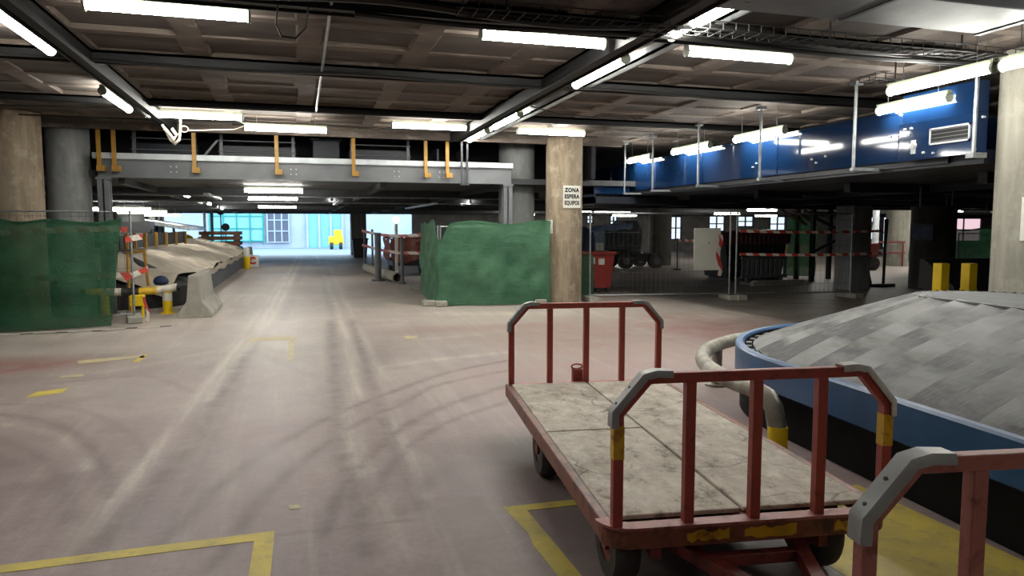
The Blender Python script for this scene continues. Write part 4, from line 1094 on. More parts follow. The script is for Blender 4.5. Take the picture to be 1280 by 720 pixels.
# ------------------------------------------------------------------ netting and fences
def netting(path, zt, zb, name, label, mat, amp=0.05, nu=70, nv=26, fold=0, dip=None, seed=1.0, slant=0.0):
    P = [Vector((p[0], p[1], 0)) for p in path]
    seg = [(P[i+1]-P[i]).length for i in range(len(P)-1)]; T = sum(seg)
    def at(u):
        s = u*T
        for i, L in enumerate(seg):
            if s <= L or i == len(seg)-1:
                return P[i].lerp(P[i+1], min(1, s/L)), (P[i+1]-P[i]).normalized()
            s -= L
    def fn(u, v):
        p, d = at(u); nrm = Vector((d.y, -d.x, 0))
        top = zt+0.03*math.sin(u*31+seed)+0.02*math.sin(u*13)
        if dip: top -= dip[1]*math.exp(-((u-dip[0])/dip[2])**2)
        z = zb+(top-zb)*v
        a = amp*wob(u*T*1.2, z*1.5, 1.3, seed)*(0.35+math.sin(PI*min(1, v*1.02)))
        if fold:  # pulled folds gathering towards the lower right corner
            fx = (1-u)*T; a += fold*math.sin((z*9)+fx*0.9)*math.exp(-((v-0.16)/0.2)**2)*min(1, fx*0.8)
        q = p+nrm*a
        return (q.x, q.y, z)
    def fs(u, v):
        q = fn(u, v)
        if slant and u > 0.85: k = (u-0.85)/0.15*slant*v; q = (q[0]+k, q[1]+k*0.1, q[2])
        return q
    t = thing(name, label, 'netting', (P[0].x, P[0].y, zb))
    MB().grid(fs, nu, nv).build('sheet', mat, t, smooth=180)
    hem = MB()
    hem.grid(lambda u, v: tuple(Vector(fs(u, 0.972+0.028*v))+Vector((0, -0.006, 0.004))), nu, 1)
    hem.build('hem', mat, t, solid=0.006)
    return t
def fence(a, b, label, zt=2.0, wires=True, foot=True):
    a = Vector((a[0], a[1], 0)); b = Vector((b[0], b[1], 0)); d = (b-a).normalized()
    t = thing('fence_panel', label, 'fence', ((a.x+b.x)/2, (a.y+b.y)/2, 0), 'temporary wire fence panels')
    z = Vector((0, 0, 1))
    m = MB()
    for p in (a, b): m.cyl(p+z*0.04, p+z*zt, 0.021, 10)
    for h in (0.14, zt-0.02): m.cyl(a+z*h, b+z*h, 0.015, 8)
    m.build('frame', 'galv', t, smooth=40)
    if wires:
        m = MB(); n = int((b-a).length/0.11)
        for k in range(1, n): p = a.lerp(b, k/n); m.cyl(p+z*0.14, p+z*(zt-0.03), 0.0022, 4)
        for h in np.arange(0.35, zt, 0.3): m.cyl(a+z*h, b+z*h, 0.0022, 4)
        m.build('wire_mesh', 'steel_dark', t)
    if foot:
        for p in (a, b):
            n_ = Vector((d.y, -d.x, 0)); f = MB(); q = p+n_*0.0
            f.box((q.x-0.12, q.y-0.34, 0), (q.x+0.12, q.y+0.34, 0.12), rz=math.atan2(d.y, d.x)+random.uniform(-0.1, 0.1))
            f.build('foot_block', 'jersey', t, bevel=0.02)
    return t
netting([(-7.5, 12.95), (-4.5, 13.1), (-3.9, 13.16), (-3.02, 13.33)], 1.78, 0.02, 'debris_netting', 'dark green debris netting hung before the brown and grey columns', 'net_dark', 0.05, fold=0.06, slant=0.22)
fence((-6.4, 13.45), (-2.80, 14.0), 'wire fence panel behind the dark green netting at left', 1.95)
for i, z in enumerate((1.52, 0.75)):
    f = lambda u, v, z=z: (-7+4.25*u, 13.25+0.13*(4.25*u)/1.0*0.25+0.12, z+0.09*v+0.02*math.sin(u*9)+0.05*u)
    tag(MB().grid(f, 40, 1).build('barrier_tape', 'red_tape', solid=0.003), ['upper red and white tape showing through the left green netting', 'lower red and white tape showing through the left green netting'][i], 'tape', 'tapes behind the left netting')
tag(MB().grid(lambda u, v: (-2.92+0.36*u, 13.95+0.1*u, 0.72+0.16*u+0.10*v), 8, 1).build('barrier_tape', 'red_tape', solid=0.003), 'short red and white tape end right of the left netting, lower', 'tape')
tag(MB().grid(lambda u, v: (-2.88+0.26*u, 13.95+0.1*u, 1.40+0.05*u+0.10*v), 8, 1).build('barrier_tape', 'red_tape', solid=0.003), 'short red and white tape end right of the left netting, upper', 'tape')
tag(MB().grid(lambda u, v: (-2.62+0.05*v+0.03*math.sin(u*5), 13.95, 0.0+0.44*u), 8, 1).build('barrier_tape', 'red_tape', solid=0.003), 'orange and white tape tail hanging by the left fence foot', 'tape')
tag(MB().grid(lambda u, v: (-6+4.0*u, 12.95-0.25*math.sin(u*2.6)+0.35*u*u*u+0.07*v+0.03*math.sin(u*40), 0.012+0.006*math.sin(u*25)), 90, 1).build('floor_tape', 'ground_tape', solid=0.004), 'crumpled black and white tape lying on the floor before the left netting', 'tape')
# middle netting round a corner
netting([(3.15, 19.2), (2.85, 17.0), (2.76, 14.98), (3.9, 14.75), (5.15, 14.66), (5.2, 14.62)], 1.78, 0.02, 'debris_netting', 'green debris netting wrapped round a fence corner left of the sign column', 'net', 0.06, nu=90, dip=(0.645, 0.42, 0.019), seed=3.1)
fence((3.2, 19.2), (2.84, 15.1), 'wire fence panel inside the middle netting, along the lane', 1.7)
fence((2.9, 15.12), (5.0, 14.9), 'wire fence panel inside the middle netting, facing the lane mouth', 1.7)
netting([(6.08, 15.24), (6.42, 15.12)], 1.05, 0.02, 'debris_netting', 'scrap of dark green netting just right of the sign column', 'net_dark', 0.04, nu=16)
fence((6.28, 15.0), (9.58, 14.55), 'wire fence panel between sign column and white board pole')
fence((9.72, 14.5), (12.55, 14.06), 'wire fence panel right of the white board pole')
p0 = onY(866, 338, 14.6); p1 = onY(900, 285, 14.6)
t = thing('notice_board', 'blank white board hung on the wire fence', 'board', ((p0.x+p1.x)/2, 14.58, p0.z))
MB().box((p0.x, 14.56, p0.z), (p1.x, 14.58, p1.z)).build('panel', 'white_board', t, bevel=0.003)
MB().cyl(((p0.x*0.45+p1.x*0.55), 14.552, (p0.z*0.35+p1.z*0.65)), ((p0.x*0.45+p1.x*0.55), 14.56, (p0.z*0.35+p1.z*0.65)), 0.014, 10).build('fixing', 'ink', t)
for i, z in enumerate((1.55, 1.02)):
    tag(MB().grid(lambda u, v, z=z: (9.75+3.6*u, 14.42-0.44*u*1.0, z+0.06*v-0.03*math.sin(u*PI)), 40, 1).build('barrier_tape', 'red_tape', solid=0.003), ['upper', 'lower'][i]+' red and white tape strung along the right fence panel', 'tape', 'tapes on the right fence')
tag(MB().grid(lambda u, v: (9.22+0.10*v+0.04*math.sin(u*9), 14.5, 0.55+0.95*u), 20, 1).build('barrier_tape', 'red_tape', solid=0.003), 'red and white tape tail hanging beside the white board', 'tape')
t = thing('tape_barrier', 'red and white tape strung between two posts before the mobile lift', 'barrier', (13.5, 25.3, 0))
MB().grid(lambda u, v: (14.3+4.2*u, 25.3+0.4*u, 1.12+0.10*v-0.05*math.sin(u*PI)), 20, 1).build('tape', 'red_tape', t, solid=0.003)
for (x, y) in ((14.3, 25.32), (18.5, 25.72)): MB().cyl((x, y, 0), (x, y, 1.25), 0.03, 8).cyl((x, y, 0), (x, y, 0.05), 0.15, 12).build('post', 'steel_dark', t)
# ------------------------------------------------------------------ left: barrier, covered carousel
def jersey(x, y0, y1, label):
    pr = [(-0.30, 0), (0.30, 0), (0.30, 0.07), (0.13, 0.30), (0.085, 0.78), (-0.085, 0.78), (-0.13, 0.30), (-0.30, 0.07)]
    m = MB(); m.prism([(x+a, y0, b) for a, b in pr], (0, y1-y0, 0))
    return tag(m.build('concrete_barrier', 'jersey', bevel=0.012), label, 'barrier')
jersey(-1.86, 14.3, 16.3, 'grey concrete road barrier beside the lane')
t = thing('covered_carousel', 'low baggage carousel hidden under a beige tarpaulin beside the lane', 'carousel', (-4, 24, 0))
MB().prism([(-2.25, 17.2, 0), (-2.25, 17.2, 0.50), (-2.4, 17.2, 0.56), (-4.2, 17.2, 1.12), (-5.3, 17.2, 0.5), (-5.3, 17.2, 0)], (0.0, 17.5, 0)).build('body', 'grey_box', t)
m = MB(); n = 20
for k in range(n):
    a0 = PI+PI*k/n; a1 = PI+PI*(k+1)/n
    c = (-3.78, 17.2)
    m.add([(c[0]+1.52*math.cos(a), c[1]+1.2*math.sin(a), z) for z in (0, 0.42) for a in (a0, a1)]+[(c[0]+0.2*math.cos(a), c[1], 1.12) for a in (a0, a1)], [(0, 1, 3, 2), (2, 3, 5, 4)])
m.build('rounded_end', 'black', t)
def tarp_point(u, v):
    y = 15.85+18.6*u
    hang = max(0.0, 1-u/0.035)
    xe = -2.18-0.5*max(0.0, 1-u/0.10)**1.5
    x = xe+(-4.28-xe)*v+0.06*wob(u*14, v*4, 1, 2)
    z = 0.60+0.62*v**0.8+0.07*wob(u*16+v*3, v*5-u*6, 1, 1)+0.06*math.sin(v*9+u*24)*(1-v)+0.05*math.sin(v*5-u*60)*math.exp(-u*7)
    return (x, y+0.4*v*(1-hang)+0.28*hang, z-(0.42+0.1*math.sin(v*9))*hang)
tag(MB().grid(tarp_point, 110, 24).build('tarpaulin', 'tarp', smooth=180), 'wrinkled beige tarpaulin draped over the low carousel beside the lane', 'tarpaulin')
tag(MB().grid(lambda u, v: (-2.17+0.02*wob(u*20, v*3, 1, 4), 17.5+16.8*u, 0.62-0.16*v-0.03*math.sin(u*40)), 80, 4).build('tarpaulin', 'tarp', smooth=180), 'hanging hem of beige sheet along the lane side of the left carousel', 'tarpaulin')
t = thing('divider_board', 'dark board with yellow dividers standing above the tarpaulin', 'barrier', (-4.2, 19, 1.1))
q0 = onY(150, 300, 17.6); q1 = onY(232, 296, 24.5)
a = Vector((q0.x, q0.y, 0)); b = Vector((q1.x, q1.y, 0))
d = (b-a).normalized(); n_ = Vector((d.y, -d.x, 0))
MB().prism([a+Vector((0, 0, 1.18)), b+Vector((0, 0, 1.20)), b+Vector((0, 0, 1.55)), a+Vector((0, 0, 1.47))], -n_*0.05).build('board', 'black', t)
for k in range(7):
    p = a.lerp(b, 0.06+0.92*(k/6)**1.25)+n_*0.02
    MB().box((p.x-0.035, p.y-0.035, 1.16), (p.x+0.035, p.y+0.035, 1.53+0.02*k/6)).build('divider', 'yellow_steel', t)
# striped bumper pipe of the left carousel end
t = thing('striped_bumper', 'yellow white and black striped bumper pipe at the end of the left carousel', 'guard rail', (-2.9, 15.3, 0))
MB().tube([(-3.9, 15.1, 0.45), (-3.0, 15.0, 0.45), (-2.7, 15.05, 0.46), (-2.45, 15.2, 0.47), (-2.3, 15.45, 0.49)], 0.075, 14).build('rail', 'hazard', t, smooth=50)
MB().cyl((-2.45, 15.2, 0), (-2.45, 15.2, 0.42), 0.085, 18).box((-2.57, 15.08, 0), (-2.33, 15.32, 0.015)).build('post', 'yellow', t, smooth=40)
MB().cyl((-2.45, 15.2, 0.25), (-2.45, 15.2, 0.40), 0.087, 18).build('white_band', 'white', t, smooth=40)
MB().cyl((-3.5, 15.05, 0), (-3.5, 15.05, 0.42), 0.085, 18).build('post', 'yellow', t, smooth=40)
tag(MB().box((-2.98, 14.55, 0.22), (-2.74, 14.7, 0.42)).box((-2.96, 14.57, 0.0), (-2.93, 14.68, 0.22)).box((-2.79, 14.57, 0.0), (-2.76, 14.68, 0.22)).build('warning_box', 'yellow', bevel=0.01), 'small yellow box on legs by the left fence foot', 'box')
t = thing('tube_stand', 'thin yellow frame standing behind the left fence pole', 'frame', (-2.95, 15.7, 0))
MB().tube([(-3.25, 15.9, 0), (-3.25, 15.9, 1.15), (-2.95, 15.9, 1.2), (-2.9, 15.9, 0.5)], 0.03, 8, up=(0, 1, 0)).build('tube', 'yellow_steel', t)
tag(MB().lathe([(0.05, 0), (0.13, 0.02), (0.15, 0.08), (0.11, 0.16), (0.03, 0.19)], (-2.62, 15.62, 0.52), 14).build('cloth_bundle', 'navy_sheet', bevel=0.03), 'dark blue bundle lying under the front of the tarpaulin', 'bundle')
# far left clutter beside the lane
t = thing('bollard', 'small yellow bollard with white top beside the left wall far down the lane', 'bollard', (-2.02, 31.1, 0))
MB().cyl((-2.02, 31.1, 0), (-2.02, 31.1, 0.5), 0.14, 16).build('body', 'yellow', t, smooth=40)
MB().cyl((-2.02, 31.1, 0.5), (-2.02, 31.1, 0.85), 0.135, 16, 0.11).build('top', 'white', t, smooth=40)
t = thing('floor_sign', 'small white box with a red letter C beside the far bollard', 'sign', (-1.85, 32.5, 0))
MB().prism([(-2.15, 32.3, 0), (-1.6, 32.3, 0), (-1.62, 32.4, 0.5), (-2.1, 32.4, 0.52)], (0, 0.3, 0)).build('body', 'white', t, bevel=0.02)
text_mesh('C', 0.4, (-0.02, -0.205, 0.26), 0, 'red_ink', t, bold=0.02)
for k in range(3):
    tag(MB().box((-4.4, 36+0.1*k, 0.85+0.24*k), (-2.6, 37.6, 0.85+0.24*k+0.16)).box((-4.3, 36.2, 0.85+0.24*k-0.08), (-4.1, 37.5, 0.85+0.24*k)).box((-2.9, 36.2, 0.85+0.24*k-0.08), (-2.7, 37.5, 0.85+0.24*k)).build('timber_stack', 'timber'), ['lowest', 'middle', 'topmost'][k]+' brown timber pack stacked beyond the tarpaulin', 'timber', 'brown timber packs')
tag(MB().box((-4.45, 36.0, 0), (-2.55, 37.7, 0.7)).box((-4.4, 36.1, 0.7), (-2.6, 37.6, 0.77)).build('crate', 'grey_box'), 'grey crate carrying the brown timber packs', 'crate')
tag(MB().lathe([(0.35, 0), (0.42, 0.2), (0.3, 0.75), (0.1, 0.85)], (-5.0, 36.5, 0.5), 20).lathe([(0.3, -0.5), (0.35, 0.0)], (-5.0, 36.5, 0.5), 20).build('yellow_bag', 'yellow', smooth=60), 'yellow sack left of the brown timber', 'sack')
jersey(-2.15, 34.9, 35.8, 'far concrete barrier beyond the white box with the red letter')
for i, (x, y, h) in enumerate(((-2.6, 44.0, 2.62), (-1.75, 45.0, 1.75))):
    t = thing('traffic_mirror', ['upper round dark disc on a pole before the cyan windows', 'lower round dark disc on a pole before the cyan windows'][i], 'mirror', ((-4.07, -3.83)[i], 43.0, 0))
    x = (-4.07, -3.83)[i]
    MB().cyl((x, 43, 0), (x, 43, min(h, 2.455)), 0.03, 10).build('pole', 'steel_dark', t)
    MB().cyl((x, 42.9, h-0.05), (x, 42.97, h-0.05), 0.21, 20).build('disc', 'dark_machine', t, smooth=40)
for i, px in enumerate((190, 199, 204, 256)):
    p = onY(px, 285, 36.2+i*1.2)
    tag(MB().cyl((p.x, p.y, 0), (p.x, p.y, 2.455), 0.15 if i == 0 else 0.06, 12).box((p.x-0.15, p.y-0.15, 0), (p.x+0.15, p.y+0.15, 0.02)).build('steel_post', 'white', smooth=40), ['thick white post behind the yellow dividers', 'thin white post right of the thick one', 'second thin white post behind the yellow dividers', 'thin white post near the far cyan windows'][i], 'post')
t = thing('upper_chute', 'pale conveyor chute rising above the far end of the tarpaulin', 'conveyor', (-5, 31, 0))
MB().prism([(-6.4, 31.6, 1.9), (-4.2, 31.6, 1.55), (-4.2, 31.6, 1.70), (-6.4, 31.6, 2.05)], (0, 5.4, 0)).build('chute', 'steel_pale', t)
MB().box((-6.3, 31.7, 0), (-6.2, 31.8, 1.95)).box((-5.6, 31.7, 0), (-5.5, 31.8, 1.78)).box((-6.3, 36.8, 0), (-6.2, 36.9, 1.95)).box((-5.6, 36.8, 0), (-5.5, 36.9, 1.78)).build_each('leg', 'steel_grey', t)
t = thing('dark_conveyor', 'dark grey conveyor frame crossing behind the yellow dividers', 'conveyor', (-6, 26, 0))
MB().box((-9, 25.8, 1.62), (-4.6, 26.6, 1.85)).box((-9, 25.8, 1.5), (-4.6, 25.9, 1.62)).build('frame', 'steel_dark', t)
MB().box((-8.0, 26, 0), (-7.9, 26.1, 1.62)).box((-5.7, 26, 0), (-5.6, 26.1, 1.62)).build_each('leg', 'steel_dark', t)

# ------------------------------------------------------------------ right of the lane, far bay
for i, (px, py, top, r) in enumerate(((473, 351, 1.5, 0.10), (503, 355, 1.35, 0.05), (456, 335, 1.6, 0.04), (466, 340, 1.6, 0.04))):
    p = onZ(px, py)
    tag(MB().cyl((p.x, p.y, 0), (p.x, p.y, top), r, 12).cyl((p.x, p.y, 0), (p.x, p.y, 0.05), r*2.2, 14).build('barrier_post', 'steel_grey', smooth=40), ['thick grey post at the head of the grey pipe', 'thin post at the open end of the grey pipe', 'thin far post left of the brown covered load', 'thin far post just before the brown covered load'][i], 'post', 'posts right of the lane')
p = onZ(503, 355)
t = thing('lamp_post', 'thin white post with a round lit lamp right of the lane', 'lamp', (p.x+0.1, p.y+2.0, 0))
b = BASE[t.name]
MB().cyl((b.x, b.y, 0), (b.x, b.y, 1.78), 0.05, 10).build('pole', 'white', t)
MB().lathe([(0.02, -0.13), (0.09, -0.09), (0.13, 0), (0.09, 0.09), (0.02, 0.13)], (b.x, b.y, 1.92), 16).build('lamp_globe', 'daylight', t, smooth=80)
q0, q1 = onZ(458, 340), onZ(497, 354)
d = (q1-q0).normalized(); t = thing('concrete_pipe', 'grey pipe lying on the floor right of the lane', 'pipe', ((q0.x+q1.x)/2, (q0.y+q1.y)/2, 0))
u, v = basis(d); vs = []; n = 20; r = 0.16
m = MB()
for (P, rr) in ((q0, r), (q1, r), (q1, r*0.78), (q0, r*0.78)):
    for k in range(n): a_ = 2*PI*k/n; vs.append(P+Vector((0, 0, r))+(u*math.cos(a_)+v*math.sin(a_))*rr)
m.add(vs, [(i*n+k, i*n+(k+1) % n, ((i+1) % 4)*n+(k+1) % n, ((i+1) % 4)*n+k) for i in range(4) for k in range(n)])
m.build('pipe_wall', 'jersey', t, smooth=40)
t = thing('covered_load', 'load under a reddish brown sheet right of the lane', 'cart', (3.9, 25.5, 0))
MB().grid(lambda u, v: (3.0+1.5*u+0.05*wob(u*6, v*5), 24.3+0.12*wob(u*9, v*7, 1, 2)-0.4*math.sin(PI*v)*0+(0.35*v), 0.55+0.75*v-0.10*math.sin(u*PI*2)*(1-v)), 24, 10).grid(lambda u, v: (3.0+1.5*u, 24.65+2.0*v, 1.3+0.10*wob(u*5, v*5)), 24, 10).grid(lambda u, v: (3.0-0.03*math.sin(v*9), 24.6+2.0*u, 0.55+0.75*v+0.05*math.sin(u*8)), 20, 8).build('sheet', 'brown_sheet', t, smooth=180)
MB().box((3.1, 24.8, 0.35), (4.4, 26.5, 0.6)).build('bed', 'steel_dark', t)
for (x, y) in ((3.2, 25.0), (4.3, 25.0), (3.2, 26.3), (4.3, 26.3)): MB().cyl((x-0.06, y, 0.22), (x+0.06, y, 0.22), 0.22, 18).build('wheel', 'rubber', t, smooth=40)
for i, (px, py) in enumerate(((450, 322), (449, 318))):
    p = onZ(px, py)
    if i == 0: tag(MB().prism([(p.x-0.35, p.y-0.3, 0), (p.x+0.35, p.y-0.3, 0), (p.x+0.42, p.y-0.36, 1.0), (p.x-0.42, p.y-0.36, 1.0)], (0, 0.7, 0)).box((p.x-0.46, p.y-0.4, 1.0), (p.x+0.46, p.y+0.4, 1.08)).build('waste_bin', 'black_steel', bevel=0.02), 'black bin at the far end of the lane on its right', 'bin')
for i, z in enumerate((1.5, 0.98)):
    tag(MB().grid(lambda u, v, z=z: (2.3+1.2*u, 27.5-8.0*u, z-0.05*u-0.12*math.sin(PI*u)+0.09*v), 24, 1).build('barrier_tape', 'red_tape', solid=0.003), ['upper', 'lower'][i]+' pale barrier tape strung between the posts right of the lane', 'tape', 'tapes right of the lane')
# yellow machine in the yard
t = thing('yard_machine', 'small yellow machine standing in the bright yard beyond the lane', 'machine', (2.9, 58, 0))
MB().box((2.3, 57.6, 0.35), (3.4, 58.6, 1.0)).box((2.7, 57.7, 1.0), (3.3, 58.5, 1.5)).build('body', 'yellow', t, bevel=0.05)
for x in (2.5, 3.2): MB().cyl((x-0.12, 57.7, 0.28), (x+0.12, 57.7, 0.28), 0.28, 16).build('wheel', 'rubber', t, smooth=40)

# ------------------------------------------------------------------ right bay things
p0, p1 = onY(736, 366, 17.0), onY(766, 318, 17.0)
t = thing('red_skip', 'red tapered skip standing behind the sign column', 'skip', (7.4, 17.0, 0))
x0, x1 = p0.x, p1.x
prof = [(x0-0.02, 1.0), (x1+0.02, 1.0), (x1-0.10, 0.12), (x0+0.14, 0.12)]
MB().prism([(a, 16.9, b) for a, b in prof], (0, 0.9, 0)).box((x0-0.06, 16.86, 0.97), (x1+0.06, 17.84, 1.05)).build('body', 'red', t, bevel=0.02)
for x in (x0+0.22, x1-0.2): MB().cyl((x, 16.98, 0.07), (x+0.06, 16.98, 0.07), 0.07, 12).cyl((x, 17.7, 0.07), (x+0.06, 17.7, 0.07), 0.07, 12).build('caster', 'rubber', t)
for (px, py) in ((740, 326), (752, 327)):
    q = onY(px, py, 16.89); MB().box((q.x-0.08, 16.88, q.z-0.08), (q.x+0.08, 16.90, q.z+0.08)).build('sticker', 'white', t)['label'] = 'white sticker'
tag(MB().grid(lambda u, v: (7.25+(0.62-0.18*v)*u+0.08*v, 18.3+0.10*wob(u*8, v*3), 0.0+1.62*v+0.08*math.sin(u*5)*v), 16, 16).grid(lambda u, v: (7.30+0.5*u, 18.35+0.5*v, 1.6+0.05*wob(u*5, v*5)), 10, 6).grid(lambda u, v: (7.3+0.55*u, 18.9+0.08*wob(u*8, v*3), 1.62*v), 12, 12).build('draped_sheet', 'navy_sheet', smooth=180), 'navy blue draped sheet behind the red skip', 'sheet')
# mobile lift
t = thing('mobile_lift', 'dark wheeled lift machine partly under a blue sheet in the right bay', 'machine', (13.3, 27, 0))
MB().box((12.2, 26.8, 0.30), (14.1, 28.2, 0.62)).box((12.4, 26.7, 0.55), (13.4, 28.2, 0.72)).build('chassis', 'black_steel', t, bevel=0.03)
MB().prism([(11.9, 26.9, 0.75), (13.55, 26.9, 0.75), (13.6, 26.9, 1.55), (13.35, 26.9, 1.95), (12.85, 26.9, 1.95), (12.75, 26.9, 1.6), (11.9, 26.9, 1.6)], (0, 1.2, 0)).build('body', 'dark_machine', t, bevel=0.04)
MB().box((12.05, 26.88, 0.85), (12.9, 26.9, 1.5)).box((13.0, 26.88, 0.85), (13.45, 26.9, 1.4)).build_each('side_door', 'steel_dark', t, bevel=0.004)
for (x, y) in ((12.75, 26.75), (14.1, 26.75), (12.75, 28.2), (14.1, 28.2)):
    o = MB().cyl((x-0.0, y-0.13, 0.31), (x, y+0.13, 0.31), 0.31, 24).build('wheel', 'rubber', t, smooth=40)
    MB().cyl((x, y-0.14, 0.31), (x, y+0.14, 0.31), 0.15, 16).build('hub', 'grey_box', o, smooth=40)
MB().box((13.5, 27.1, 0.45), (14.1, 27.9, 0.6)).build('axle_box', 'black_steel', t)
tag(MB().grid(lambda u, v: (11.2+1.9*u, 26.85+1.1*v, 1.64+0.22*u*(1-0.2*v)+0.07*wob(u*7, v*6, 1, 2)-0.25*max(0, 0.3-u)), 24, 14).grid(lambda u, v: (11.2+1.9*u, 26.84-0.02*v, 1.64+0.22*u-0.25*max(0, 0.3-u)+0.07*wob(u*7, 0, 1, 2)-0.22*v), 24, 4).build('draped_sheet', 'blue_sheet', smooth=180), 'pale blue sheet thrown over the mobile lift', 'sheet')
tag(MB().box((11.45, 26.9, 0.55), (11.85, 27.0, 1.05)).box((11.5, 26.95, 0), (11.56, 27.0, 0.55)).box((11.74, 26.95, 0), (11.8, 27.0, 0.55)).build('notice_sign', 'white', bevel=0.005), 'small white panel on legs left of the mobile lift', 'sign')
# skip with red side and slatted barrier
t = thing('waste_container', 'dark red topped waste container behind the right fence', 'container', (14.2, 19.5, 0))
q0, q1 = onY(905, 308, 19.4), onY(988, 290, 19.4)
MB().prism([(q0.x, 19.4, 1.12), (q1.x, 19.4, 1.15), (q1.x+0.1, 19.4, 1.6), (q0.x-0.1, 19.4, 1.55)], (0, 1.6, 0)).build('upper_body', 'maroon', t, bevel=0.03)
MB().prism([(q0.x+0.25, 19.5, 0.1), (q1.x-0.2, 19.5, 0.1), (q1.x-0.05, 19.5, 1.14), (q0.x+0.1, 19.5, 1.12)], (0, 1.4, 0)).build('lower_body', 'black_steel', t, bevel=0.03)
MB().box((q0.x+0.35, 19.55, 0), (q0.x+0.5, 20.8, 0.1)).box((q1.x-0.4, 19.55, 0), (q1.x-0.25, 20.8, 0.1)).build_each('skid', 'black_steel', t)
t = thing('slatted_barrier', 'grey plastic barrier of upright slats before the dark red container', 'barrier', (13.4, 18.4, 0))
q0, q1 = onY(926, 352, 18.3), onY(984, 320, 18.3)
MB().box((q0.x, 18.27, 0.18), (q1.x, 18.33, 0.28)).box((q0.x, 18.27, q1.z-0.08), (q1.x, 18.33, q1.z)).build_each('rail', 'grey_box', t, bevel=0.01)
for k in range(10):
    x = q0.x+(q1.x-q0.x)*(k+0.5)/10; MB().box((x-0.045, 18.275, 0.28), (x+0.045, 18.325, q1.z-0.08)).build('slat', 'grey_box', t)
for x in (q0.x+0.2, q1.x-0.2): MB().box((x-0.06, 18.05, 0), (x+0.06, 18.55, 0.06)).box((x-0.04, 18.27, 0.06), (x+0.04, 18.33, 0.18)).build('foot', 'grey_box', t)
tag(MB().box((12.4, 17.6, 0), (14.2, 17.8, 0.12)).box((12.5, 17.55, 0.12), (14.1, 17.85, 0.15)).build('timber_beam', 'jersey', bevel=0.01), 'pale beam lying on the floor before the slatted barrier', 'beam')
netting([(15.2, 19.9), (15.5, 19.6), (16.0, 19.5)], 2.0, 0.1, 'debris_netting', 'narrow upright strip of green netting right of the dark red container', 'net', 0.08, nu=24, seed=5)
# tower frame
t = thing('scaffold_tower', 'dark steel scaffold tower with diagonal braces in the right bay', 'scaffold', (15.9, 18.6, 0))
q = onZ(1014, 352)
for (dx, dy) in ((0, 0), (1.0, -0.3), (0.3, 1.1), (1.3, 0.8)): MB().box((q.x+dx-0.06, q.y+dy-0.06, 0), (q.x+dx+0.06, q.y+dy+0.06, 2.24)).build('upright', 'black_steel', t)
for (z0, z1) in ((0.9, 1.45), (1.45, 2.0)):
    MB().beam((q.x+(0 if z0 < 1 else 0), q.y, z0 if z0 < 1 else z1), (q.x+1.0, q.y-0.3, z1 if z0 < 1 else z0), 0.07, 0.07).build('brace', 'black_steel', t)
MB().beam((q.x, q.y, 2.1), (q.x+1.0, q.y-0.3, 2.1), 0.07, 0.09).build('ledger', 'black_steel', t)
for i in range(3):
    MB().beam((q.x-0.9+0.4*i, q.y+0.3, 2.2), (q.x+0.0+0.35*i, q.y+0.3, 1.75), 0.10, 0.05).build('plank', 'timber', t)
tag(MB().box((20.0, 25.8, 0.55), (21.2, 26.6, 0.95)).box((20.1, 25.9, 0), (20.25, 26.5, 0.55)).box((20.95, 25.9, 0), (21.1, 26.5, 0.55)).build('pallet_stack', 'timber'), 'low timber pallet seen through the scaffold tower', 'pallet')
# red tank
t = thing('red_tank', 'red wheeled tank beyond the square grey column', 'tank', (21.5, 22.5, 0))
q0, q1 = onY(1073, 332, 23.0), onY(1096, 313, 23.0)
MB().box((q0.x, 23.0, 0.5), (q1.x+0.1, 24.2, 1.05)).box((q0.x+0.1, 22.97, 0.85), (q0.x+0.4, 23.0, 1.0)).build('body', 'red', t, bevel=0.06)
MB().tube([(q0.x, 23.3, 1.05), (q0.x, 23.3, 1.45), (q1.x-0.1, 23.3, 1.5), (q1.x, 23.3, 1.9)], 0.06, 10, up=(0, 1, 0)).tube([(q0.x+0.2, 23.4, 1.05), (q0.x+0.4, 23.4, 1.3), (q1.x, 23.4, 1.3)], 0.05, 8, up=(0, 1, 0)).build('pipework', 'steel_pale', t, smooth=60)
for x in (q0.x+0.2, q1.x-0.1): MB().cyl((x, 22.98, 0.26), (x, 23.2, 0.26), 0.26, 16).box((x-0.05, 23.0, 0.26), (x+0.05, 24.2, 0.55)).build('wheel', 'rubber', t, smooth=40)
t = thing('traffic_cone', 'dark traffic cone with a white band by the square column', 'cone', (15.45, 16.7, 0))
b = BASE[t.name]
MB().lathe([(0.17, 0.03), (0.03, 0.62)], b, 20).box((b.x-0.22, b.y-0.22, 0), (b.x+0.22, b.y+0.22, 0.03)).build('body', 'cart_under', t, smooth=40)
MB().lathe([(0.105, 0.36), (0.07, 0.5)], b, 20).build('white_band', 'white', t, smooth=40)
q = onZ(1104, 358)
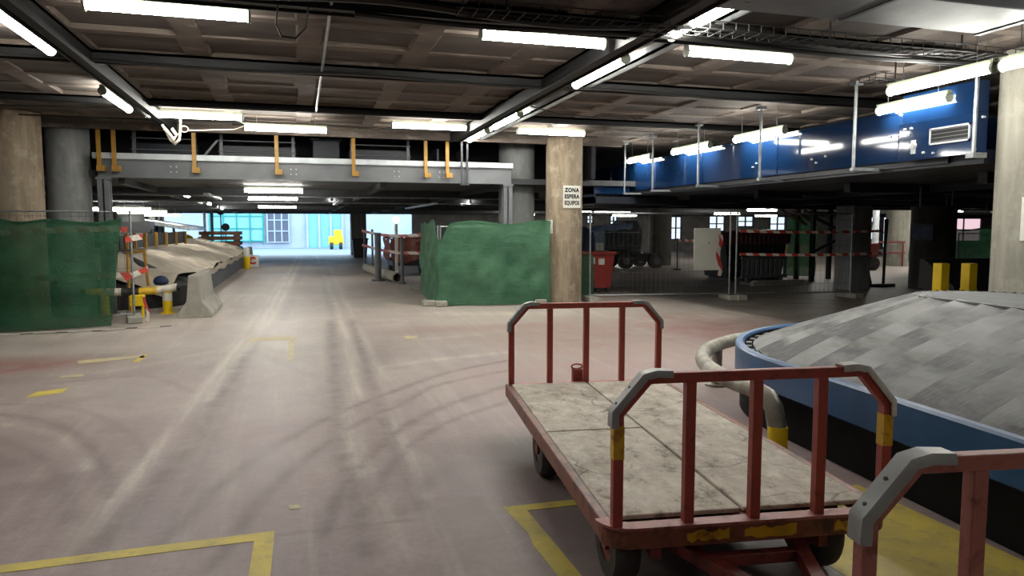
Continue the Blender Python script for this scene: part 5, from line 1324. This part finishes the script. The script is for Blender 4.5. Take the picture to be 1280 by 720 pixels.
tag(MB().cyl((q.x, q.y, 0.05), (q.x, q.y, 1.9), 0.04, 10).box((q.x-0.45, q.y-0.12, 0), (q.x+0.3, q.y+0.12, 0.08)).beam((q.x, q.y, 1.0), (q.x+0.05, q.y, 1.9), 0.05, 0.05).build('barrier_post', 'steel_dark', smooth=40), 'dark post on a flat foot right of the traffic cone', 'post')
for i, (px, yy) in enumerate(((1094, 24.5), (1118, 26.5))):
    p = onY(px, 300, yy); tag(MB().cyl((p.x, yy, 0), (p.x, yy, 2.455), 0.13 if i == 0 else 0.1, 14).box((p.x-0.2, yy-0.2, 0), (p.x+0.2, yy+0.2, 0.03)).build('steel_post', 'steel_pale', smooth=40), ['pale steel post right beside the red tank', 'thin pale steel post before the pale grey column'][i], 'post')
t = thing('handrail', 'dark red two bar rail right of the red tank', 'rail', (24, 25, 0))
MB().cyl((23.2, 24.9, 1.05), (25.0, 24.9, 1.05), 0.04, 8).cyl((23.2, 24.9, 0.6), (25.0, 24.9, 0.6), 0.04, 8).build_each('bar', 'maroon', t)
MB().cyl((23.3, 24.9, 0), (23.3, 24.9, 1.05), 0.04, 8).cyl((24.9, 24.9, 0), (24.9, 24.9, 1.05), 0.04, 8).build_each('post', 'maroon', t)
# panel on the dark column
a = math.atan2(-15.6, -16.6)-0.45; nrm = Vector((math.cos(a), math.sin(a), 0)); c = Vector((16.6, 15.6, 0))+nrm*0.60
t = thing('switch_box', 'small grey blue panel fixed to the dark thick column', 'panel', (c.x, c.y, 1.32)); t.rotation_euler = (0, 0, math.atan2(nrm.y, nrm.x)+PI/2)
BASE[t.name] = Vector((0, 0, 0))
MB().box((-0.3, -0.03, 0), (0.3, 0.03, 0.46)).build('case', 'steel_grey', t, bevel=0.01)
MB().box((-0.24, -0.035, 0.06), (-0.04, -0.03, 0.40)).box((0.02, -0.035, 0.06), (0.24, -0.035+0.005, 0.40)).build_each('pane', 'blue_sheet', t)
# green netting at far right
q0, q1 = onY(1203, 327, 17.5), onY(1240, 290, 17.5)
netting([(q0.x+1.5, 21), (q0.x, 17.6), (q1.x+3, 17.4)], 1.62, 0.1, 'debris_netting', 'green netting wrapped round a fence between dark column and right column', 'net', 0.06, nu=40, seed=8)
fence((q0.x+0.08, 17.75), (q1.x+2.5, 17.6), 'fence panel inside the far right green netting', 1.5)
